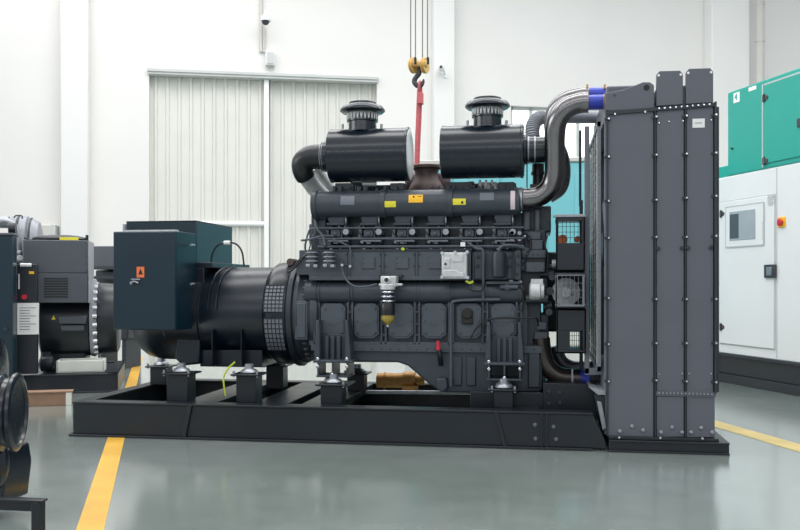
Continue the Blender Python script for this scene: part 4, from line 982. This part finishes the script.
# white carton on the skid, plywood pallet box on the floor
e = empty('carton', (BF.X(80, .3), .3, bz), BF); tag(e, 'pale open cardboard tray standing on the skid of the rear generator set', 'box')
mb = MB(); zt, zb_ = BF.Z(82, 360.5, BY+.12), bz
xa, xb = BF.X(56, BY+.11), BF.X(104, BY+.11); yy = BY+.11; dp_ = .32
off_ = 0
mb.box(xa, xb, yy, yy+.02, zb_, zt); mb.box(xa, xb, yy+dp_-.02, yy+dp_, zb_, zt); mb.box(xa, xa+.02, yy, yy+dp_, zb_, zt); mb.box(xb-.02, xb, yy, yy+dp_, zb_, zt); mb.box(xa, xb, yy, yy+dp_, zb_, zb_+.02); mb.box(xa+.01, xb-.01, yy+.01, yy+dp_-.01, zt-.035, zt-.025)
D('tray', mb, 'foam', e, .004)
e = empty('plywood_crate', (BF.X(50, -.8), -.7, 0), BF); tag(e, 'low brown plywood crate on the floor in front of the rear skid', 'crate')
yc0 = -.85; xa, xb = BF.X(8, yc0), BF.X(71, yc0); zt = BF.Z(50, 391.5, yc0)
mb = MB(); mb.box(xa, xb, yc0, yc0+.12, .0, zt-.012); D('side_board', mb, 'wood', e, .003)
mb = MB(); mb.box(xa-.01, xb+.01, yc0-.01, yc0+.13, zt-.012, zt); D('lid_board', mb, 'wood', e, .002)
mb = MB(); mb.box(xb-.04, xb+.005, yc0-.008, yc0+.0, 0, zt-.012); D('corner_batten', mb, 'foam', e, .002)
# grey machine between the two sets
e = empty('machine_cabinet', (W0.X(105, 4.3), 4.5, 0)); tag(e, 'grey machine cabinet far behind, between the two generator sets', 'machine')
mb = MB(); G.box(mb, 93, 246, 128, 267, 4.3, .6); D('cabinet_body', mb, 'bgbox', e, .01)
mb = MB(); G.box(mb, 92, 266.5, 128, 269.5, 4.25, .7); G.box(mb, 92, 276, 128, 279, 4.25, .05); D('frame_rail', mb, 'engd', e, .004)
mb = MB(); G.box(mb, 95, 270, 128, 340, 4.4, .5); D('lower_body', mb, 'engd', e, .02)
a_ = W0.Z(110, 340, 4.4); mb = MB()
for q in (96, 120): mb.box(W0.X(q, 4.4), W0.X(q+4, 4.4), 4.45, 4.85, 0, a_)
D('leg', mb, 'engd', e)
# wall box behind left set
e = empty('wall_cabinet', (WF.X(47, -.3), 0, WF.Z(47, 236, -.3)), WF); tag(e, 'small pale box on the wall above the rear generator set', 'box')
mb = MB(); WP.box(mb, 38, 225, 51, 240, -.3, .3); build('enclosure', mb, 'gpipe', e, None, .01)
mb = MB(); WP.box(mb, 50.5, 224.5, 55, 240, -.3, .3); build('side_cover', mb, 'dframe', e, None, .01)
# --- teal enclosure behind, under the window
TYY = 4.6
e = empty('canopy_generator', (W0.X(525, TYY), TYY+1, 0)); tag(e, 'pale teal generator canopy far behind the engine, below the bright window', 'generator')
zt = W0.Z(560, 162, TYY); xa, xb = W0.X(405, TYY), W0.X(668, TYY)
mb = MB(); mb.box(xa, xb, TYY, TYY+1.5, .55, zt); D('canopy_body', mb, 'teal2', e, .02)
mb = MB(); mb.box(xa-.02, xb+.02, TYY-.02, TYY+1.52, zt-.0, zt+.05); D('roof', mb, 'gpipe', e, .01)
mb = MB(); mb.box(xa, xb, TYY, TYY+1.5, 0, .55); D('skid_base', mb, 'foam', e)
for q in (408, 455, 503, 575, 622):
    mb = MB(); mb.box(W0.X(q, TYY), W0.X(q+44, TYY), TYY-.015, TYY+.01, .62, zt-.12); d = D('door', mb, 'teal2', e, .006)
    mb = MB(); mb.box(W0.X(q+40, TYY), W0.X(q+42, TYY), TYY-.04, TYY-.015, 1.1, 1.3); D('handle', mb, 'lens', d)
# --- white and teal canopy set on the right
cg = ground(720, 381.5); KF = Frame(cg.x, cg.y, YAW+R(90+13.3)-R(180)); K = PX(KF)
e = empty('canopy_generator', (1.8, .8, 0), KF); tag(e, 'white canopied generator with bright teal upper housing on the right', 'generator')
def kb(name, mb, m, parent=None, bevel=0, label=None):
    o = build(name, mb, m, parent or e, KF, bevel)
    if label: o['label'] = label
    return o
X0, X1, DEP = -.55, 4.2, 1.6
zs = KF.Z(730, 354, 0); zw = KF.Z(730, 176, 0); zt = KF.Z(728, 92.5, 0)
mb = MB(); mb.box(X0, X1, 0, DEP, zs, zw); cb = kb('canopy_body', mb, 'canopy', None, .012)
mb = MB(); mb.box(X0+.02, X1, .03, DEP-.03, .09, zs); mb.box(X0, X1, 0, DEP, .0, .09); mb.box(X0, X1, -.01, DEP, zs-.03, zs); kb('skid_base', mb, 'skid', None, .006)
xt = KF.X(727.3, 0)
mb = MB(); mb.box(xt, X1, 0, DEP, zw, zt); up = kb('roof_housing', mb, 'teal', None, .015)
mb = MB(); mb.box(X0, xt, .02, DEP, zw, KF.Z(722, 166, 0)); kb('roof_strip', mb, 'teal', None, .01)
# teal door, hinges, sticker
xs_ = KF.X(764, 0)
mb = MB(); mb.box(xs_, KF.X(812, 0), -.012, .01, zw+.05, zt-.06); td = kb('teal_door', mb, 'teal', None, .006)
mb = MB(); mb.box(xs_-.03, xs_-.012, -.003, .01, zw+.02, zt-.04); mb.box(xs_, KF.X(812, 0), -.004, .01, zt-.055, zt-.04); kb('door_gap', mb, 'seam')
def hinge(px, py, par):
    p = KF.v(px, py, -.012); mb = MB(); k = KF.s(px, 0)
    mb.xz([(p.x-.03, p.z+.035), (p.x+.02, p.z+.028), (p.x+.055, p.z+.012), (p.x+.055, p.z-.012), (p.x+.02, p.z-.028), (p.x-.03, p.z-.035)], -.018, -.01); mb.cyl((p.x, -.018, p.z-.04), (p.x, -.018, p.z+.04), .01, seg=10); kb('hinge', mb, 'lens', par, .003)
hinge(764.5, 98, td); hinge(764.5, 161, td); hinge(721.5, 214, cb); hinge(721.5, 327, cb)
mb = MB(); K.dcyl(mb, 731, 148.5, 1, -.02, .02); kb('lock', mb, 'lens', up)
mb = MB(); K.box(mb, 733.5, 92.5, 739.5, 102.5, -.004, .006); kb('sticker', mb, 'white', up, 0, 'white square sticker with a teal mark')
mb = MB(); sx = lambda q: KF.X(q, 0); mb2 = shift(textmesh('4', KF.s(736, 0)*9, .002, 'mark'), (sx(736.4), -.006, KF.Z(736.4, 97.3, 0))); kb('printed_mark', mb2, 'teal', up)
mb = MB(); K.box(mb, 748.5, 86.5, 756, 90.4, -.004, .006); kb('sticker', mb, 'white', up, 0, 'narrow white sticker')
mb = MB(); K.box(mb, 796.5, 118, 803, 127, -.03, .03); kb('latch', mb, 'lens', td, .004)
# white control door with window
xa, xb = KF.X(720.5, 0), KF.X(775, 0); z1_, z0_ = KF.Z(748, 199, 0), KF.Z(748, 346, 0)
mb = MB(); mb.box(xa-.012, xb+.012, -.003, .01, z0_-.012, z1_+.012); kb('door_gap', mb, 'seam')
mb = MB(); mb.box(xa, xb, -.014, .01, z0_, z1_); wdoor = kb('control_door', mb, 'canopy', None, .005)
mb = MB(); a, b_ = KF.X(727.5, 0), KF.X(765.5, 0); t1, t0 = KF.Z(746, 205, 0), KF.Z(746, 246, 0)
mb.box(a, b_, -.022, -.01, t0, t1); kb('window_surround', mb, 'canopy', wdoor, .004)
mb = MB(); 
for r in ((a-.006, a+.006, t0, t1), (b_-.006, b_+.006, t0, t1)): mb.box(r[0], r[1], -.0235, -.02, r[2], r[3])
mb.box(a, b_, -.0235, -.02, t1-.006, t1+.006); mb.box(a, b_, -.0235, -.02, t0-.006, t0+.006); kb('surround_edge', mb, 'seam', wdoor)
mb = MB(); mb.box(KF.X(731.5, 0), KF.X(757.5, 0), -.026, -.01, KF.Z(745, 240, 0), KF.Z(745, 210.5, 0)); kb('window_pane', mb, 'glass', wdoor, .004)
mb = MB(); mb.box(KF.X(732, 0), KF.X(741, 0), -.0275, -.02, KF.Z(745, 238, 0), KF.Z(745, 213, 0)); kb('instrument_panel', mb, 'bgbox', wdoor, .003)
mb = MB(); xx = KF.X(781.5, 0)
K.box(mb, 767.5, 195, 773.5, 198, -.018, .006)
for i in range(6): K.box(mb, 767.5, 196+i*1.7, 773.5-(i % 2), 196.6+i*1.7, -.019, .006)
for i in range(7): K.box(mb, 762, 222+i*2.6, 763.2, 223.6+i*2.6, -.024, .006)
kb('printed_text', mb, 'seam', wdoor)
mb = MB(); K.box(mb, 763.6, 264.5, 774, 278, -.035, .03); hd_ = kb('door_handle', mb, 'lens', wdoor, .006)
mb = MB(); K.box(mb, 766, 267, 771, 275.5, -.042, .01); kb('paddle', mb, 'gsteel', hd_, .004)
mb = MB(); K.box(mb, 777.6, 217, 785, 227.5, -.008, .01); es = kb('emergency_plate', mb, 'orangey', cb, .003)
mb = MB(); p = KF.v(781.3, 222.3, -.008); mb.lathe([(.022, 0), (.022, .012), (.034, .014), (.034, .024), (.02, .03)], p, (0, -1, 0), 20); kb('emergency_stop_button', mb, 'red', cb, 0, 'red emergency stop button')
mb = MB(); xx = KF.X(776.5, 0); mb.box(xx, xx+.012, -.003, .01, zs+.02, zw-.01); kb('panel_seam', mb, 'seam')
# --- engine in the left foreground, cut by the frame
NY = -2.45
e = empty('engine_on_stand', (W0.X(0, NY), NY+.3, 0)); tag(e, 'glossy black engine part on a skid in the left foreground, cut by the frame', 'engine')
def nb(name, mb, m, parent=None, bevel=0): return build(name, mb, m, parent or e, None, bevel)
mb = MB(); zt = W0.Z(20, 500, NY)
xa, xb = W0.X(-90, NY), W0.X(41.5, NY)
mb.box(xa, xb, NY, NY+.045, zt-.008, zt); mb.box(xa, xb-.015, NY+.03, NY+.04, zt-.05, zt); mb.box(W0.X(31, NY), W0.X(39, NY), NY+.0, NY+.045, 0, zt-.008)
nb('base_frame', mb, 'base', None, .002)
EYN = NY+.35
mb = MB(); G.hl(mb, [(20, -30), (66, -26), (66, -6), (58, -2), (57, 5), (64, 7)], 420, EYN, 48) if 0 else None
AXN = Vector((math.cos(R(18)), math.sin(R(18)), 0)); c = V(18, 412, EYN); k = W0.s(18, EYN)
mb = MB(); mb.lathe([(14*k, -44*k), (30*k, -40*k), (33*k, -34*k), (33*k, -24*k), (36*k, -22*k), (38.5*k, -18*k), (38.5*k, -13*k), (34*k, -11*k), (33*k, -7*k), (37*k, -5*k), (39*k, -3*k), (39*k, 0), (36.5*k, 1.5*k), (33*k, 1.6*k), (32*k, -1*k), (14*k, -1*k), (2*k, -1*k)], c, AXN, 56)
bd = nb('vibration_damper', mb, 'black')
c2 = V(-13, 374, EYN+.15)
mb = MB(); mb.lathe([(30*k, -30*k), (44*k, -24*k), (46*k, -4*k), (43*k, 4*k), (38*k, 12*k), (20*k, 14*k)], c2, AXN, 48); nb('engine_housing', mb, 'black')
mb = MB(); mb.ball(V(-4, 462, EYN+.05), 22*k, (.6, .6, 1.3)); nb('oil_sump', mb, 'black')
mb = MB(); G.poly(mb, [(-60, 440), (3, 450), (6, 470), (2, 505), (-60, 505)], EYN+.05, .2); nb('mount_bracket', mb, 'black', None, .01)
# ================================================================== LIGHT
w = bpy.data.worlds.new('world'); SC.world = w; w.use_nodes = True
nt = w.node_tree; bg = nt.nodes['Background']
tc = nt.nodes.new('ShaderNodeTexCoord'); sx_ = nt.nodes.new('ShaderNodeSeparateXYZ'); rp = nt.nodes.new('ShaderNodeValToRGB')
nt.links.new(tc.outputs['Generated'], sx_.inputs[0]); nt.links.new(sx_.outputs['Z'], rp.inputs['Fac']); nt.links.new(rp.outputs['Color'], bg.inputs['Color'])
rp.color_ramp.elements[0].position = 0.0; rp.color_ramp.elements[0].color = (.44, .51, .58, 1)
rp.color_ramp.elements[1].position = .75; rp.color_ramp.elements[1].color = (1.0, 1.0, 1.02, 1)
bg.inputs['Strength'].default_value = .64
def area(name, loc, rot, sx, sy, e, col=(1, 1, 1)):
    l = bpy.data.lights.new(name, 'AREA'); l.shape = 'RECTANGLE'; l.size = sx; l.size_y = sy; l.energy = e; l.color = col
    o = bpy.data.objects.new(name, l); COL.objects.link(o); o.location = loc; o.rotation_euler = rot; return o
area('skylight', (0, 5.5, 7.7), (R(-4), 0, 0), 18, 3, 470)
area('skylight', (0, .5, 7.7), (R(-8), 0, 0), 16, 2, 380)
area('skylight', (0, -7, 7.7), (R(25), 0, 0), 16, 1.5, 140)
area('window_light', (-2, -15, 5.2), (R(84), 0, 0), 26, .7, 200)
area('window_light', (-10, -3, 3.6), (R(0), R(-75), 0), 2.5, 6, 170)
SC.view_settings.view_transform = 'Standard'; SC.view_settings.look = 'None'; SC.view_settings.exposure = .55
